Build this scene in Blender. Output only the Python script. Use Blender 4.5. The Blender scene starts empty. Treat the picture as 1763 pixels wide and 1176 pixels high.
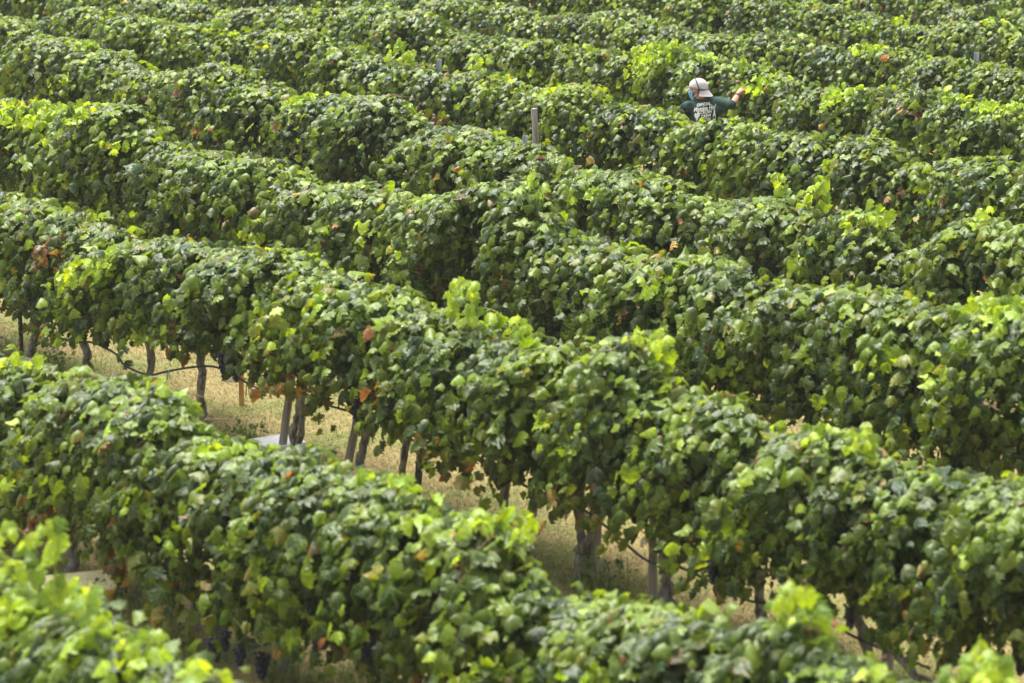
import bpy, bmesh, math
import numpy as np
from mathutils import Vector, Matrix
from mathutils.bvhtree import BVHTree

SC = bpy.context.scene
COL = SC.collection

# ------------------------------------------------------------------ camera, sky, sun
CAM_Z = 6.55
cam_data = bpy.data.cameras.new("camera")
cam = bpy.data.objects.new("camera", cam_data)
COL.objects.link(cam)
cam.location = (0.0, 0.0, CAM_Z)
cam.rotation_euler = (math.radians(90.0 - 14.0722), 0.0, 0.0)
cam_data.sensor_fit = 'HORIZONTAL'
cam_data.sensor_width = 36.0
cam_data.lens = 36.0 * 4500.0 / 1763.0
cam_data.clip_start = 0.1
cam_data.clip_end = 1000.0
cam_data.dof.use_dof = True
cam_data.dof.focus_distance = 29.0
cam_data.dof.aperture_fstop = 2.1
SC.camera = cam

SUN_EL, SUN_AZ = math.radians(67.0), math.radians(-42.0)     # azimuth clockwise from +Y (away from the camera)
world = bpy.data.worlds.new("World")
SC.world = world
world.use_nodes = True
wn, wl = world.node_tree.nodes, world.node_tree.links
bg = wn.get("Background") or wn.new("ShaderNodeBackground")
wo = wn.get("World Output") or wn.new("ShaderNodeOutputWorld")
sky = wn.new("ShaderNodeTexSky")
sky.sky_type = 'NISHITA'
sky.sun_disc = False
sky.sun_elevation = SUN_EL
sky.sun_rotation = SUN_AZ
sky.air_density = 1.0
sky.dust_density = 4.0
sky.ozone_density = 1.0
hs = wn.new("ShaderNodeHueSaturation")
hs.inputs['Saturation'].default_value = 0.05
wl.new(sky.outputs[0], hs.inputs['Color'])
wl.new(hs.outputs[0], bg.inputs['Color'])
bg.inputs['Strength'].default_value = 0.13
wl.new(bg.outputs[0], wo.inputs['Surface'])

sun_data = bpy.data.lights.new("sun", 'SUN')
sun_data.energy = 3.2
sun_data.angle = math.radians(38.0)
sun_data.color = (1.0, 0.955, 0.85)
sun = bpy.data.objects.new("sun", sun_data)
COL.objects.link(sun)
sd = Vector((math.sin(SUN_AZ) * math.cos(SUN_EL), math.cos(SUN_AZ) * math.cos(SUN_EL), math.sin(SUN_EL)))
sun.rotation_euler = (-sd).to_track_quat('-Z', 'Y').to_euler()

SC.view_settings.view_transform = 'Standard'
SC.view_settings.look = 'None'
SC.view_settings.exposure = 1.45
SC.view_settings.gamma = 1.0
SC.render.engine = 'CYCLES'
SC.cycles.max_bounces = 6
SC.cycles.diffuse_bounces = 4
SC.cycles.transmission_bounces = 4

# ------------------------------------------------------------------ vineyard layout (metres)
# rows run along RX (downhill to the lower right of the view); RN points from one row to the next, away from the camera
RX = np.array([0.64169363, -0.76696107, 0.0])
RN = np.array([0.76696107, 0.64169363, 0.0])
ROT = math.atan2(RX[1], RX[0])
ROW_Y = {'A': 6.76, 'B': 9.591, 'C': 12.422, 'D': 15.253, 'E': 18.085, 'F': 20.915, 'G': 23.747, 'H': 26.578, 'I': 29.409, 'J': 32.239, 'K': 35.07}
RIDGE = {'A':[(-12.58,1.74),(-12.38,1.72),(-12.18,1.69),(-11.98,1.68),(-11.78,1.7),(-11.58,1.75),(-11.38,1.78),(-11.18,1.78),(-10.98,1.76),(-10.78,1.74),(-10.58,1.74)],'B':[(-17.68,1.49),(-17.48,1.53),(-17.28,1.56),(-17.08,1.55),(-16.88,1.55),(-16.68,1.56),(-16.48,1.58),(-16.28,1.61),(-16.08,1.65),(-15.88,1.69),(-15.68,1.73),(-15.48,1.76),(-15.28,1.75),(-15.08,1.69),(-14.88,1.59),(-14.68,1.54),(-14.48,1.53),(-14.28,1.53),(-14.08,1.56),(-13.88,1.61),(-13.68,1.63),(-13.48,1.64),(-13.28,1.64),(-13.08,1.63),(-12.88,1.65),(-12.68,1.68),(-12.48,1.69),(-12.28,1.61),(-12.08,1.6),(-11.88,1.67),(-11.68,1.71),(-11.48,1.71),(-11.28,1.5),(-11.08,1.37),(-10.88,1.39),(-10.68,1.43),(-10.48,1.48),(-10.28,1.52),(-10.08,1.54),(-9.88,1.58),(-9.68,1.62),(-9.48,1.63),(-9.28,1.72),(-9.08,1.82),(-8.88,1.75),(-8.68,1.64),(-8.48,1.63),(-8.28,1.66)],'C':[(-22.73,1.74),(-22.53,1.72),(-22.33,1.71),(-22.13,1.72),(-21.93,1.72),(-21.73,1.73),(-21.53,1.73),(-21.33,1.74),(-21.13,1.74),(-20.93,1.73),(-20.73,1.72),(-20.53,1.69),(-20.33,1.66),(-20.13,1.65),(-19.93,1.68),(-19.73,1.72),(-19.53,1.75),(-19.33,1.78),(-19.13,1.79),(-18.93,1.78),(-18.73,1.8),(-18.53,1.83),(-18.33,1.86),(-18.13,1.89),(-17.93,1.92),(-17.73,1.95),(-17.53,1.93),(-17.33,1.9),(-17.13,1.86),(-16.93,1.84),(-16.73,1.83),(-16.53,1.84),(-16.33,1.86),(-16.13,1.86),(-15.93,1.82),(-15.73,1.76),(-15.53,1.75),(-15.33,1.76),(-15.13,1.74),(-14.93,1.74),(-14.73,1.76),(-14.53,1.77),(-14.33,1.77),(-14.13,1.82),(-13.93,1.88),(-13.73,1.94),(-13.53,2.02),(-13.33,2.04),(-13.13,1.86),(-12.93,1.71),(-12.73,1.73),(-12.53,1.76),(-12.33,1.75),(-12.13,1.67),(-11.93,1.6),(-11.73,1.68),(-11.53,1.75),(-11.33,1.76),(-11.13,1.76),(-10.93,1.66),(-10.73,1.64),(-10.53,1.67),(-10.33,1.71),(-10.13,1.74),(-9.93,1.76)],'D':[(-27.8,1.73),(-27.6,1.75),(-27.4,1.77),(-27.2,1.79),(-27.0,1.81),(-26.8,1.81),(-26.6,1.8),(-26.4,1.8),(-26.2,1.84),(-26.0,1.89),(-25.8,1.92),(-25.6,1.95),(-25.4,1.97),(-25.2,2.0),(-25.0,2.01),(-24.8,2.03),(-24.6,2.01),(-24.4,1.88),(-24.2,1.83),(-24.0,1.76),(-23.8,1.7),(-23.6,1.69),(-23.4,1.71),(-23.2,1.74),(-23.0,1.75),(-22.8,1.76),(-22.6,1.76),(-22.4,1.78),(-22.2,1.8),(-22.0,1.81),(-21.8,1.8),(-21.6,1.78),(-21.4,1.71),(-21.2,1.67),(-21.0,1.7),(-20.8,1.73),(-20.6,1.77),(-20.4,1.77),(-20.2,1.76),(-20.0,1.78),(-19.8,1.8),(-19.6,1.77),(-19.4,1.8),(-19.2,1.86),(-19.0,1.92),(-18.8,1.98),(-18.6,2.05),(-18.4,2.1),(-18.2,2.12),(-18.0,2.13),(-17.8,2.08),(-17.6,1.95),(-17.4,1.8),(-17.2,1.75),(-17.0,1.75),(-16.8,1.76),(-16.6,1.75),(-16.4,1.73),(-16.2,1.74),(-16.0,1.76),(-15.8,1.83),(-15.6,1.87),(-15.4,1.85),(-15.2,1.81),(-15.0,1.78),(-14.8,1.76),(-14.6,1.77),(-14.4,1.78),(-14.2,1.82),(-14.0,1.85),(-13.8,1.87),(-13.6,1.91),(-13.4,1.9),(-13.2,1.88),(-13.0,1.87),(-12.8,1.91),(-12.6,1.98),(-12.4,2.05)],'E':[(-32.85,1.97),(-32.65,1.99),(-32.45,2.01),(-32.25,2.02),(-32.05,1.98),(-31.85,1.95),(-31.65,1.91),(-31.45,1.9),(-31.25,1.91),(-31.05,1.92),(-30.85,1.92),(-30.65,1.93),(-30.45,1.92),(-30.25,1.91),(-30.05,1.9),(-29.85,1.89),(-29.65,1.86),(-29.45,1.83),(-29.25,1.78),(-29.05,1.74),(-28.85,1.72),(-28.65,1.72),(-28.45,1.74),(-28.25,1.78),(-28.05,1.82),(-27.85,1.87),(-27.65,1.92),(-27.45,1.97),(-27.25,2.0),(-27.05,1.99),(-26.85,1.97),(-26.65,1.95),(-26.45,1.87),(-26.25,1.82),(-26.05,1.81),(-25.85,1.8),(-25.65,1.78),(-25.45,1.78),(-25.25,1.81),(-25.05,1.85),(-24.85,1.88),(-24.65,1.9),(-24.45,1.92),(-24.25,1.93),(-24.05,1.95),(-23.85,1.99),(-23.65,2.02),(-23.45,1.96),(-23.25,1.83),(-23.05,1.76),(-22.85,1.76),(-22.65,1.77),(-22.45,1.79),(-22.25,1.82),(-22.05,1.81),(-21.85,1.8),(-21.65,1.77),(-21.45,1.76),(-21.25,1.79),(-21.05,1.76),(-20.85,1.7),(-20.65,1.64),(-20.45,1.61),(-20.25,1.63),(-20.05,1.65),(-19.85,1.67),(-19.65,1.69),(-19.45,1.68),(-19.25,1.7),(-19.05,1.68),(-18.85,1.63),(-18.65,1.58),(-18.45,1.56),(-18.25,1.59),(-18.05,1.63),(-17.85,1.68),(-17.65,1.71),(-17.45,1.71),(-17.25,1.67),(-17.05,1.67),(-16.85,1.7),(-16.65,1.72),(-16.45,1.75),(-16.25,1.76),(-16.05,1.61),(-15.85,1.48),(-15.65,1.55),(-15.45,1.73),(-15.25,1.85),(-15.05,1.93),(-14.85,1.95),(-14.65,1.94)],'F':[(-36.53,1.38),(-36.33,1.44),(-36.13,1.52),(-35.93,1.59),(-35.73,1.66),(-35.53,1.7),(-35.33,1.74),(-35.13,1.76),(-34.93,1.76),(-34.73,1.74),(-34.53,1.73),(-34.33,1.72),(-34.13,1.73),(-33.93,1.74),(-33.73,1.75),(-33.53,1.76),(-33.33,1.75),(-33.13,1.74),(-32.93,1.74),(-32.73,1.73),(-32.53,1.75),(-32.33,1.77),(-32.13,1.8),(-31.93,1.82),(-31.73,1.84),(-31.53,1.8),(-31.33,1.75),(-31.13,1.73),(-30.93,1.76),(-30.73,1.8),(-30.53,1.84),(-30.33,1.87),(-30.13,1.89),(-29.93,1.92),(-29.73,1.94),(-29.53,1.97),(-29.33,1.99),(-29.13,1.98),(-28.93,1.97),(-28.73,1.93),(-28.53,1.89),(-28.33,1.85),(-28.13,1.81),(-27.93,1.77),(-27.73,1.75),(-27.53,1.75),(-27.33,1.75),(-27.13,1.75),(-26.93,1.75),(-26.73,1.76),(-26.53,1.76),(-26.33,1.76),(-26.13,1.74),(-25.93,1.76),(-25.73,1.8),(-25.53,1.82),(-25.33,1.82),(-25.13,1.8),(-24.93,1.75),(-24.73,1.72),(-24.53,1.71),(-24.33,1.71),(-24.13,1.75),(-23.93,1.84),(-23.73,1.88),(-23.53,1.88),(-23.33,1.83),(-23.13,1.74),(-22.93,1.72),(-22.73,1.72),(-22.53,1.73),(-22.33,1.73),(-22.13,1.74),(-21.93,1.72),(-21.73,1.69),(-21.53,1.71),(-21.33,1.74),(-21.13,1.77),(-20.93,1.79),(-20.73,1.78),(-20.53,1.75),(-20.33,1.72),(-20.13,1.71),(-19.93,1.74),(-19.73,1.76),(-19.53,1.77),(-19.33,1.82),(-19.13,1.83),(-18.93,1.81),(-18.73,1.84),(-18.53,1.8),(-18.33,1.64),(-18.13,1.66),(-17.93,1.71),(-17.73,1.76),(-17.53,1.81),(-17.33,1.84),(-17.13,1.85),(-16.93,1.85)],'G':[(-35.65,1.5),(-35.45,1.48),(-35.25,1.49),(-35.05,1.52),(-34.85,1.55),(-34.65,1.58),(-34.45,1.61),(-34.25,1.63),(-34.05,1.65),(-33.85,1.66),(-33.65,1.68),(-33.45,1.69),(-33.25,1.7),(-33.05,1.72),(-32.85,1.73),(-32.65,1.75),(-32.45,1.77),(-32.25,1.8),(-32.05,1.83),(-31.85,1.85),(-31.65,1.86),(-31.45,1.87),(-31.25,1.88),(-31.05,1.89),(-30.85,1.89),(-30.65,1.9),(-30.45,1.9),(-30.25,1.87),(-30.05,1.82),(-29.85,1.77),(-29.65,1.72),(-29.45,1.65),(-29.25,1.65),(-29.05,1.69),(-28.85,1.71),(-28.65,1.71),(-28.45,1.7),(-28.25,1.72),(-28.05,1.74),(-27.85,1.75),(-27.65,1.77),(-27.45,1.8),(-27.25,1.82),(-27.05,1.8),(-26.85,1.76),(-26.65,1.73),(-26.45,1.77),(-26.25,1.78),(-26.05,1.77),(-25.85,1.78),(-25.65,1.85),(-25.45,1.91),(-25.25,1.95),(-25.05,1.96),(-24.85,1.96),(-24.65,1.91),(-24.45,1.89),(-24.25,1.91),(-24.05,1.91),(-23.85,1.9),(-23.65,1.87),(-23.45,1.86),(-23.25,1.85),(-23.05,1.81),(-22.85,1.75),(-22.65,1.72),(-22.45,1.7),(-22.25,1.71),(-22.05,1.71),(-21.85,1.73),(-21.65,1.77),(-21.45,1.81),(-21.25,1.86),(-21.05,1.89),(-20.85,1.89),(-20.65,1.85),(-20.45,1.84),(-20.25,1.86),(-20.05,1.84),(-19.85,1.85),(-19.65,1.83),(-19.45,1.82),(-19.25,1.82)],'H':[(-32.44,1.65),(-32.24,1.67),(-32.04,1.69),(-31.84,1.71),(-31.64,1.7),(-31.44,1.67),(-31.24,1.62),(-31.04,1.56),(-30.84,1.57),(-30.64,1.63),(-30.44,1.67),(-30.24,1.68),(-30.04,1.69),(-29.84,1.72),(-29.64,1.75),(-29.44,1.79),(-29.24,1.82),(-29.04,1.85),(-28.84,1.82),(-28.64,1.74),(-28.44,1.72),(-28.24,1.72),(-28.04,1.71),(-27.84,1.67),(-27.64,1.64),(-27.44,1.64),(-27.24,1.65),(-27.04,1.67),(-26.84,1.69),(-26.64,1.69),(-26.44,1.69),(-26.24,1.75),(-26.04,1.83),(-25.84,1.84),(-25.64,1.82),(-25.44,1.8),(-25.24,1.78),(-25.04,1.76),(-24.84,1.73),(-24.64,1.74),(-24.44,1.79),(-24.24,1.83),(-24.04,1.81),(-23.84,1.8),(-23.64,1.81),(-23.44,1.81),(-23.24,1.79),(-23.04,1.76),(-22.84,1.77),(-22.64,1.79),(-22.44,1.78),(-22.24,1.79),(-22.04,1.8),(-21.84,1.77),(-21.64,1.74)],'I':[(-27.3,1.83),(-27.1,1.81),(-26.9,1.77),(-26.7,1.73),(-26.5,1.76),(-26.3,1.79),(-26.1,1.77),(-25.9,1.73),(-25.7,1.69),(-25.5,1.67),(-25.3,1.73),(-25.1,1.8),(-24.9,1.84),(-24.7,1.87),(-24.5,1.89),(-24.3,1.9),(-24.1,1.86),(-23.9,1.81)]}
HEM = {'C':[(-22.29,0.71),(-21.63,0.55),(-20.77,0.54),(-19.84,0.78),(-18.88,0.78),(-18.33,0.81),(-17.63,0.9),(-17.05,0.82),(-16.64,0.71),(-15.94,0.76),(-15.35,0.71),(-14.85,0.54),(-14.5,0.49),(-13.96,0.44),(-13.7,0.55),(-13.32,0.56),(-13.01,0.53),(-12.53,0.42),(-12.12,0.48),(-11.63,0.58),(-11.15,0.67),(-10.53,0.6),(-10.14,0.6),(-9.57,0.59)],'B':[(-17.26,0.23),(-16.37,0.38),(-15.79,0.44),(-15.25,0.32),(-14.78,0.49),(-14.57,0.21),(-14.07,0.22),(-12.99,0.42)]}
YOUNG = [('D',-26.63,1.73,0.54,0.12),('D',-25.38,1.91,0.23,0.1),('D',-25.53,1.58,0.11,0.13),('D',-24.42,1.67,0.16,0.06),('D',-25.31,1.18,0.11,0.1),('D',-25.25,1.22,0.11,0.07),('D',-24.24,0.81,0.13,0.05),('D',-17.56,2.24,0.11,0.09),('D',-17.37,1.97,0.18,0.07),('D',-17.26,1.84,0.11,0.07),('D',-19.75,1.88,0.15,0.06),('D',-21.52,1.14,0.1,0.09),('D',-19.0,1.41,0.09,0.08),('D',-15.87,1.58,0.09,0.07),('D',-14.82,1.02,0.1,0.2),('D',-13.13,1.48,0.14,0.07),('D',-12.42,1.6,0.08,0.15),('D',-12.19,1.99,0.13,0.1),('D',-12.49,2.03,0.2,0.05),('C',-21.52,1.91,0.09,0.05),('C',-21.74,1.25,0.09,0.2),('C',-19.95,1.47,0.17,0.15),('C',-20.42,1.31,0.09,0.07),('C',-20.61,0.71,0.14,0.05),('C',-19.48,0.93,0.12,0.08),('C',-17.37,1.48,0.16,0.15),('C',-16.79,1.69,0.11,0.09),('C',-15.21,2.1,0.16,0.07),('C',-14.67,1.98,0.2,0.1),('C',-13.57,1.25,0.1,0.1),('C',-13.32,1.49,0.1,0.06),('C',-12.98,2.08,0.08,0.1),('C',-13.9,1.39,0.07,0.04),('C',-10.97,1.86,0.11,0.05),('C',-11.34,1.82,0.11,0.06),('C',-11.9,1.04,0.07,0.04),('C',-9.79,1.46,0.07,0.08),('C',-14.48,1.79,0.2,0.03),('E',-30.17,1.94,0.09,0.09),('E',-30.23,1.42,0.09,0.11),('E',-25.27,1.79,0.24,0.08),('E',-26.39,1.3,0.11,0.09),('E',-24.51,1.98,0.16,0.08),('E',-17.07,1.98,0.27,0.08),('E',-17.38,1.89,0.13,0.07),('E',-16.46,2.02,0.13,0.05),('E',-16.24,1.72,0.22,0.09),('E',-14.87,1.97,0.14,0.07),('E',-16.74,1.24,0.1,0.09),('E',-19.74,1.48,0.11,0.07),('F',-32.2,2.02,0.16,0.07),('F',-31.16,1.8,0.21,0.07),('F',-31.92,1.55,0.15,0.08),('F',-30.85,2.06,0.09,0.07),('F',-25.32,2.0,0.15,0.09),('F',-24.1,1.74,0.18,0.07),('F',-27.24,2.01,0.23,0.09),('F',-26.9,1.91,0.09,0.08),('F',-19.16,1.54,0.07,0.05),('F',-17.92,2.06,0.14,0.08),('G',-28.3,1.91,0.09,0.07),('G',-27.69,1.28,0.13,0.1),('G',-27.33,1.33,0.11,0.08),('G',-25.85,1.27,0.16,0.08),('G',-25.17,1.78,0.37,0.26),('G',-23.15,1.65,0.22,0.13),('G',-24.25,1.92,0.26,0.07),('G',-21.84,1.69,0.23,0.13),('G',-22.46,1.31,0.13,0.09),('G',-20.14,1.91,0.13,0.11),('G',-19.66,1.81,0.23,0.08),('G',-19.21,1.8,0.17,0.11),('H',-24.05,1.78,0.24,0.08),('H',-29.36,1.9,0.14,0.08),('I',-26.5,1.61,0.2,0.08),('I',-26.03,1.79,0.14,0.09),('I',-24.31,1.91,0.19,0.06),('B',-16.99,1.65,0.15,0.06),('B',-15.08,1.86,0.1,0.06),('B',-14.33,1.57,0.14,0.08),('B',-14.42,0.91,0.14,0.09),('B',-14.81,1.02,0.07,0.12),('B',-12.44,1.74,0.11,0.04),('B',-12.09,1.62,0.09,0.08),('B',-11.56,1.72,0.16,0.06),('B',-12.37,0.85,0.07,0.07),('B',-11.02,0.99,0.09,0.06),('B',-10.1,1.21,0.13,0.05),('B',-8.86,1.93,0.1,0.14),('B',-7.64,2.0,0.14,0.08),('B',-8.29,1.72,0.1,0.04),('B',-12.84,1.69,0.08,0.04),('B',-11.23,1.75,0.12,0.07),('A',-11.71,2.21,0.14,0.09),('A',-11.77,1.96,0.21,0.12),('A',-10.54,1.85,0.17,0.12),('A',-10.25,1.87,0.16,0.1),('A',-11.1,2.06,0.1,0.05),('A',-10.87,1.78,0.14,0.12),('A',-12.04,1.64,0.18,0.13),('A',-11.3,1.78,0.17,0.08),('A',-11.96,1.83,0.18,0.09)]
RUSTY = [('C',-20.99,1.44,0.2,0.16),('C',-17.61,1.12,0.06,0.06),('C',-17.07,0.95,0.11,0.1),('C',-15.7,0.76,0.1,0.09),('C',-15.19,0.97,0.08,0.13),('C',-14.42,0.7,0.06,0.11),('C',-14.7,0.8,0.1,0.09),('C',-12.27,0.86,0.1,0.1),('C',-15.92,1.19,0.1,0.09),('C',-13.76,0.66,0.14,0.06),('C',-14.02,0.55,0.14,0.07),('C',-18.14,0.73,0.05,0.05),('C',-12.97,2.13,0.04,0.07),('C',-18.86,0.9,0.17,0.08),('C',-16.96,0.53,0.11,0.1),('E',-27.08,1.28,0.17,0.17),('E',-27.88,1.08,0.11,0.09),('F',-30.42,1.93,0.11,0.05),('F',-25.75,1.24,0.2,0.1),('F',-18.2,1.36,0.07,0.05),('G',-28.1,0.57,0.27,0.12),('G',-20.56,1.65,0.06,0.06),('B',-16.18,0.65,0.07,0.09),('B',-15.31,0.51,0.12,0.14),('B',-12.55,0.73,0.08,0.08),('B',-15.56,0.27,0.06,0.07),('B',-9.6,1.44,0.06,0.08),('B',-16.24,1.04,0.08,0.06),('D',-16.3,1.77,0.04,0.06),('D',-13.43,0.88,0.1,0.06),('D',-14.92,0.81,0.07,0.07),('D',-12.47,-0.17,0.1,0.09)]
THIN = [('E',-25.25,1.32,0.13,0.22),('E',-20.45,1.24,0.09,0.16),('E',-18.74,1.15,0.2,0.11),('E',-15.9,1.35,0.12,0.22),('E',-15.68,1.28,0.09,0.11),('D',-17.77,0.73,0.1,0.1),('D',-13.15,0.61,0.17,0.09),('D',-17.38,0.74,0.06,0.05),('C',-22.17,0.31,0.27,0.11),('B',-11.18,1.57,0.1,0.18),('G',-23.88,1.42,0.22,0.11),('F',-21.54,1.77,0.32,0.09),('A',-11.75,1.77,0.23,0.03)]
SPRIGS = [('C',-21.97,0.97,-22.07,1.38),('C',-15.57,1.87,-15.32,2.12),('C',-15.32,1.89,-15.12,2.11),('C',-14.83,1.77,-15.07,1.96),('C',-14.66,1.81,-14.59,1.95),('C',-13.18,1.96,-13.26,2.11),('C',-13.06,1.96,-13.02,2.12),('C',-11.47,1.65,-11.46,1.83),('C',-11.09,1.7,-10.98,1.85),('C',-16.92,1.52,-17.04,1.7),('C',-17.67,1.31,-17.68,1.51),('D',-17.74,2.05,-17.69,2.3),('D',-12.28,1.92,-12.37,2.1),('D',-12.67,1.85,-12.57,2.03),('D',-26.45,1.62,-26.03,1.9),('D',-27.39,1.57,-27.23,1.81),('D',-25.72,1.77,-25.77,1.98),('D',-26.84,1.63,-26.69,1.87),('E',-16.34,1.54,-16.42,1.77),('E',-16.05,1.59,-16.1,1.8),('E',-14.95,1.82,-14.94,2.0),('E',-17.02,1.77,-16.84,2.01),('E',-17.45,1.8,-17.42,1.98),('E',-30.38,1.76,-30.33,1.99),('F',-27.5,1.7,-27.15,2.06),('F',-27.06,1.73,-26.9,1.96),('F',-25.47,1.77,-25.49,2.03),('F',-31.72,1.71,-31.33,1.91),('G',-25.46,1.51,-25.62,1.84),('G',-25.07,1.63,-25.19,1.99),('G',-24.8,1.81,-24.84,2.09),('G',-23.45,1.66,-23.56,1.91),('G',-20.17,1.75,-20.22,1.97),('B',-9.02,1.67,-8.94,2.01),('B',-8.9,1.67,-9.09,1.95),('B',-7.77,1.75,-7.76,2.02),('B',-7.66,1.77,-7.6,1.97),('B',-7.89,1.71,-7.88,1.88),('B',-8.37,1.54,-8.42,1.69),('B',-17.27,1.42,-17.2,1.63),('B',-17.07,1.43,-17.0,1.63),('B',-15.16,1.72,-15.33,1.83),('B',-11.48,1.62,-11.2,1.79),('A',-12.03,1.82,-12.13,2.13),('A',-11.86,1.89,-11.72,2.25),('A',-11.5,1.8,-11.29,2.03),('A',-11.04,1.54,-11.14,1.74),('A',-10.82,1.62,-10.85,1.83),('A',-10.44,1.66,-10.27,1.87),('A',-12.31,1.71,-12.37,1.86)]
GRAPES = [('C',-18.12,0.95),('C',-18.02,0.88),('C',-18.85,1.05),('C',-12.04,0.75),('C',-11.76,0.76),('C',-12.12,0.65),('C',-10.29,0.78),('C',-15.71,1.11),('C',-10.89,0.66),('B',-14.67,0.81),('B',-14.58,0.75),('B',-14.92,0.66),('B',-15.92,0.56),('B',-15.72,0.58),('B',-15.4,0.69),('B',-17.08,0.53),('B',-14.09,0.2),('B',-13.91,0.32),('B',-13.76,0.24),('B',-13.6,0.21),('B',-12.71,0.71),('B',-12.5,0.66),('B',-12.79,0.6),('B',-12.34,0.69),('D',-19.25,0.07),('D',-18.23,0.92),('D',-23.45,1.05)]
TIES = [('C',-19.05,0.65),('C',-17.81,0.79),('C',-13.28,0.4),('C',-15.13,0.8),('B',-14.66,0.31),('B',-13.19,0.36),('D',-17.65,1.18),('D',-17.61,1.17),('E',-20.64,1.05)]
HOSE = [(-23.21,0.48),(-22.33,0.57),(-21.94,0.5),(-21.5,0.45),(-20.96,0.52),(-20.55,0.49),(-20.4,0.41),(-20.0,0.4),(-19.7,0.49),(-19.26,0.62),(-18.88,0.7),(-18.56,0.68),(-18.34,0.65),(-18.16,0.64),(-17.89,0.69),(-17.55,0.74),(-17.22,0.71),(-16.81,0.72),(-16.41,0.7),(-15.95,0.66),(-15.5,0.7),(-15.0,0.67),(-14.44,0.59),(-13.97,0.59),(-13.58,0.48),(-13.33,0.39),(-13.17,0.37),(-12.89,0.41),(-12.42,0.37),(-12.19,0.35),(-11.88,0.4),(-11.47,0.4),(-11.1,0.36),(-10.53,0.34)]
WEEDS = [(-18.67, 12.54), (-18.66, 12.41), (-13.89, 12.29), (-13.75, 12.4), (-13.74, 12.51), (-21.95, 12.57), (-22.23, 12.6), (-15.46, 9.39), (-15.41, 9.53), (-15.74, 9.34), (-22.88, 12.55), (-14.93, 9.37), (-12.16, 12.86), (-13.55, 9.69), (-13.82, 9.47)]

ORD = ['', 'first', 'second', 'third', 'fourth', 'fifth', 'sixth', 'seventh', 'eighth', 'ninth', 'tenth', 'eleventh', 'twelfth',
       'thirteenth', 'fourteenth', 'fifteenth', 'sixteenth', 'seventeenth', 'eighteenth', 'nineteenth', 'twentieth',
       'twenty-first', 'twenty-second', 'twenty-third', 'twenty-fourth', 'twenty-fifth', 'twenty-sixth']
KEYS = 'ABCDEFGHIJK'

def world_of(x, y, z=0.0):
    p = RX * x + RN * y
    return Vector((p[0], p[1], z))

# ------------------------------------------------------------------ object helpers
def tag(o, label=None, cat=None, group=None, kind=None):
    if label: o['label'] = label
    if cat: o['category'] = cat
    if group: o['group'] = group
    if kind: o['kind'] = kind
    return o

def empty(name, loc, rz=0.0):
    o = bpy.data.objects.new(name, None)
    COL.objects.link(o)
    o.location = loc
    o.rotation_euler = (0, 0, rz)
    o.empty_display_size = 0.1
    return o

def link(name, me, mats, parent=None):
    o = bpy.data.objects.new(name, me)
    COL.objects.link(o)
    for m in (mats if isinstance(mats, (list, tuple)) else [mats]):
        if m.name not in [s.name for s in me.materials if s]:
            me.materials.append(m)
    if parent: o.parent = parent
    return o

def np_mesh(name, verts, faces, cols=None, uvs=None, matidx=None, smooth=True):
    """faces: int array (n,k), all of one size; cols: (n,4) one colour per face; uvs: (n*k,2)"""
    me = bpy.data.meshes.new(name)
    n, k = faces.shape
    me.vertices.add(len(verts))
    me.vertices.foreach_set('co', np.ascontiguousarray(verts, dtype=np.float32).ravel())
    me.loops.add(n * k)
    me.loops.foreach_set('vertex_index', np.ascontiguousarray(faces, dtype=np.int32).ravel())
    me.polygons.add(n)
    me.polygons.foreach_set('loop_start', np.arange(0, n * k, k, dtype=np.int32))
    me.polygons.foreach_set('loop_total', np.full(n, k, dtype=np.int32))
    if smooth: me.polygons.foreach_set('use_smooth', np.ones(n, dtype=bool))
    if matidx is not None: me.polygons.foreach_set('material_index', np.ascontiguousarray(matidx, dtype=np.int32))
    me.update(calc_edges=True)
    if cols is not None:
        a = me.attributes.new('tint', 'FLOAT_COLOR', 'FACE')
        a.data.foreach_set('color', np.ascontiguousarray(cols, dtype=np.float32).ravel())
    if uvs is not None:
        l = me.uv_layers.new(name='blade')
        l.data.foreach_set('uv', np.ascontiguousarray(uvs, dtype=np.float32).ravel())
    return me

def bm_obj(name, bm, mats, parent=None, smooth=False):
    me = bpy.data.meshes.new(name)
    bmesh.ops.recalc_face_normals(bm, faces=bm.faces[:])
    bm.to_mesh(me); bm.free()
    if smooth:
        for p in me.polygons: p.use_smooth = True
    return link(name, me, mats, parent)

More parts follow.
